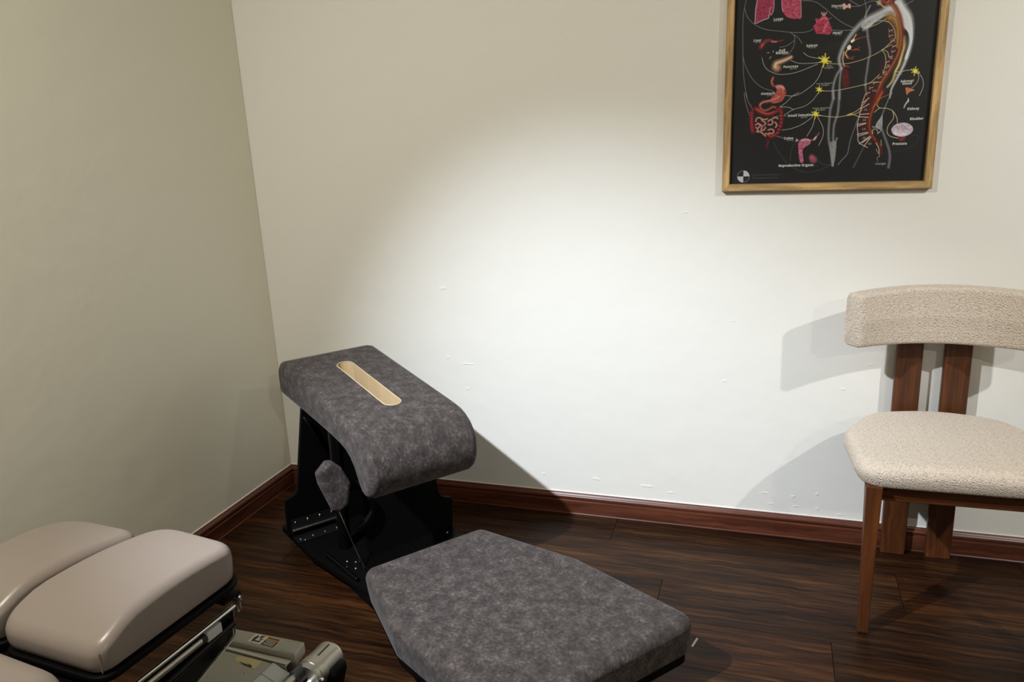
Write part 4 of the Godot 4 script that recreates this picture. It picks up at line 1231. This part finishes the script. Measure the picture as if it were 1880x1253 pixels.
func make_room():
	var th := 0.12
	var slab_floor := struct("floor", boxes([[Vector3(ROOM.x / 2, -0.06, ROOM.z / 2), Vector3(ROOM.x + 2 * th, 0.1, ROOM.z + 2 * th)]]).mesh(), M.floor_gap)
	# floor planks laid along x; the row by the wall is a cut one
	var rng := RandomNumberGenerator.new()
	rng.seed = 7
	var rows := [0.164]
	while rows[-1] < ROOM.z: rows.append(rows[-1] + 0.192)
	var z0 := 0.0
	var shapes := {}
	for i in rows.size():
		var z1: float = minf(rows[i], ROOM.z)
		var x: float = 1.326 - 1.215 * 2.0 + (0.0 if i == 0 else [0.47, 0.86, 0.2, 0.66, 1.02, 0.35][i % 6])
		while x < ROOM.x:
			var a := maxf(x, 0.0)
			var b := minf(x + 1.215, ROOM.x)
			if b > a + 0.01:
				var key := Vector2i(roundi((b - a) * 1000), roundi((z1 - z0) * 1000))
				if not shapes.has(key): shapes[key] = box(Vector3(b - a - 0.0012, 0.01, z1 - z0 - 0.0006), 0.0005).mesh()
				part("plank", shapes[key], M.floors[rng.randi() % 6], slab_floor, Vector3((a + b) / 2, -0.005, (z0 + z1) / 2))
			x += 1.215
		z0 = z1
	var back := struct("wall_back", boxes([[Vector3(ROOM.x / 2, ROOM.y / 2, -th / 2), Vector3(ROOM.x + 2 * th, ROOM.y, th)]]).mesh(), M.wall)
	struct("wall_left", boxes([[Vector3(-th / 2, ROOM.y / 2, ROOM.z / 2), Vector3(th, ROOM.y, ROOM.z)]]).mesh(), M.wall_side)
	struct("wall_right", boxes([[Vector3(ROOM.x + th / 2, ROOM.y / 2, ROOM.z / 2), Vector3(th, ROOM.y, ROOM.z)]]).mesh(), M.wall_side)
	struct("wall_front", boxes([[Vector3(ROOM.x / 2, ROOM.y / 2, ROOM.z + th / 2), Vector3(ROOM.x + 2 * th, ROOM.y, th)]]).mesh(), M.wall)
	struct("ceiling", boxes([[Vector3(ROOM.x / 2, ROOM.y + th / 2, ROOM.z / 2), Vector3(ROOM.x + 2 * th, th, ROOM.z + 2 * th)]]).mesh(), M.ceiling)
	baseboard("baseboard_back", ROOM.x, Vector3.ZERO, 0.0)
	baseboard("baseboard_left", ROOM.z, Vector3(0, 0, ROOM.z), PI / 2)
	baseboard("baseboard_right", ROOM.z, Vector3(ROOM.x, 0, 0), -PI / 2)
	baseboard("baseboard_front", ROOM.x, Vector3(ROOM.x, 0, ROOM.z), PI)
	# chips and filler marks in the plaster
	for c in CHIPS:
		part("plaster_mark", chip(int(c[0] * 1000), c[2], c[3]), M.wall, back, Vector3(c[0], c[1], 0.0))

func downlight(label: String, at: Vector3, aim: Vector3, beam: float, spill: float, beam_angle: float, spill_angle: float):
	var t := thing("ceiling_downlight", label, "light", at, 0.0, "recessed downlights in the ceiling")
	part("trim_ring", lathe([Vector2(0.034, 0.0), Vector2(0.05, 0.0), Vector2(0.052, -0.004), Vector2(0.048, -0.008), Vector2(0.036, -0.006), Vector2(0.034, 0.0)], 32), M.trim_white, t)
	part("lens", lathe([Vector2(0.001, -0.002), Vector2(0.033, -0.002), Vector2(0.033, -0.005), Vector2(0.001, -0.006)], 28), M.glow, t)
	for k in 2:
		if [beam, spill][k] <= 0.0: continue
		var l := SpotLight3D.new()
		l.name = ["reflector_beam", "wide_spill"][k]
		l.light_color = [Color(0.91, 0.95, 1.0), Color(1.0, 0.965, 0.89)][k]
		l.light_energy = [beam, spill][k]
		l.spot_angle = [beam_angle, spill_angle][k]
		l.spot_angle_attenuation = [1.0, 0.9][k]
		l.spot_range = 9.0
		l.spot_attenuation = 2.0
		l.light_size = 0.03
		l.shadow_enabled = true
		t.add_child(l)
		l.position = Vector3(0, -0.02, 0)
		var d := (aim - at).normalized()
		l.look_at(l.global_position + d, Vector3.UP if absf(d.y) < 0.99 else Vector3.RIGHT)

func _ready():
	# camera
	var cam := Camera3D.new()
	cam.name = "camera"
	cam.fov = 2.0 * rad_to_deg(atan(626.5 / 1428.0))
	cam.near = 0.05
	cam.far = 30.0
	cam.position = Vector3(1.7985, 1.32, 2.4566)
	cam.basis = Basis(Vector3.UP, deg_to_rad(18.8)) * Basis(Vector3.RIGHT, deg_to_rad(-14.95)) * Basis(Vector3.BACK, deg_to_rad(-2.77))
	add_child(cam)
	cam.current = true
	# air and exposure
	var we := WorldEnvironment.new()
	we.name = "surroundings"
	var env := Environment.new()
	env.background_mode = Environment.BG_COLOR
	env.background_color = Color(0.02, 0.02, 0.02)
	env.tonemap_mode = Environment.TONE_MAPPER_LINEAR
	env.tonemap_exposure = 1.0
	env.sdfgi_enabled = true
	env.ssao_enabled = true
	env.ssil_enabled = true
	we.environment = env
	add_child(we)
	make_materials()
	# the lamps: one aimed at the back wall from the left, one on the right of the room
	downlight("recessed downlight over the leather table, aimed at the back wall", Vector3(0.42, 2.447, 2.3), Vector3(1.45, -0.06, 0.0), 12.3, 3.05, 23.8, 64.0)
	downlight("recessed downlight on the right side of the ceiling, beyond the chair", Vector3(3.52, 2.447, 1.95), Vector3(2.9, 0.8, 0.0), 2.4, 2.4, 32.0, 48.0)
	downlight("recessed downlight in the ceiling behind the camera, towards the right", Vector3(3.52, 2.447, 3.9), Vector3(2.0, 0.2, 1.8), 0.0, 1.8, 24.0, 70.0)
	make_room()
	make_kneeling_table()
	make_treatment_table()
	make_chair()
	make_poster()
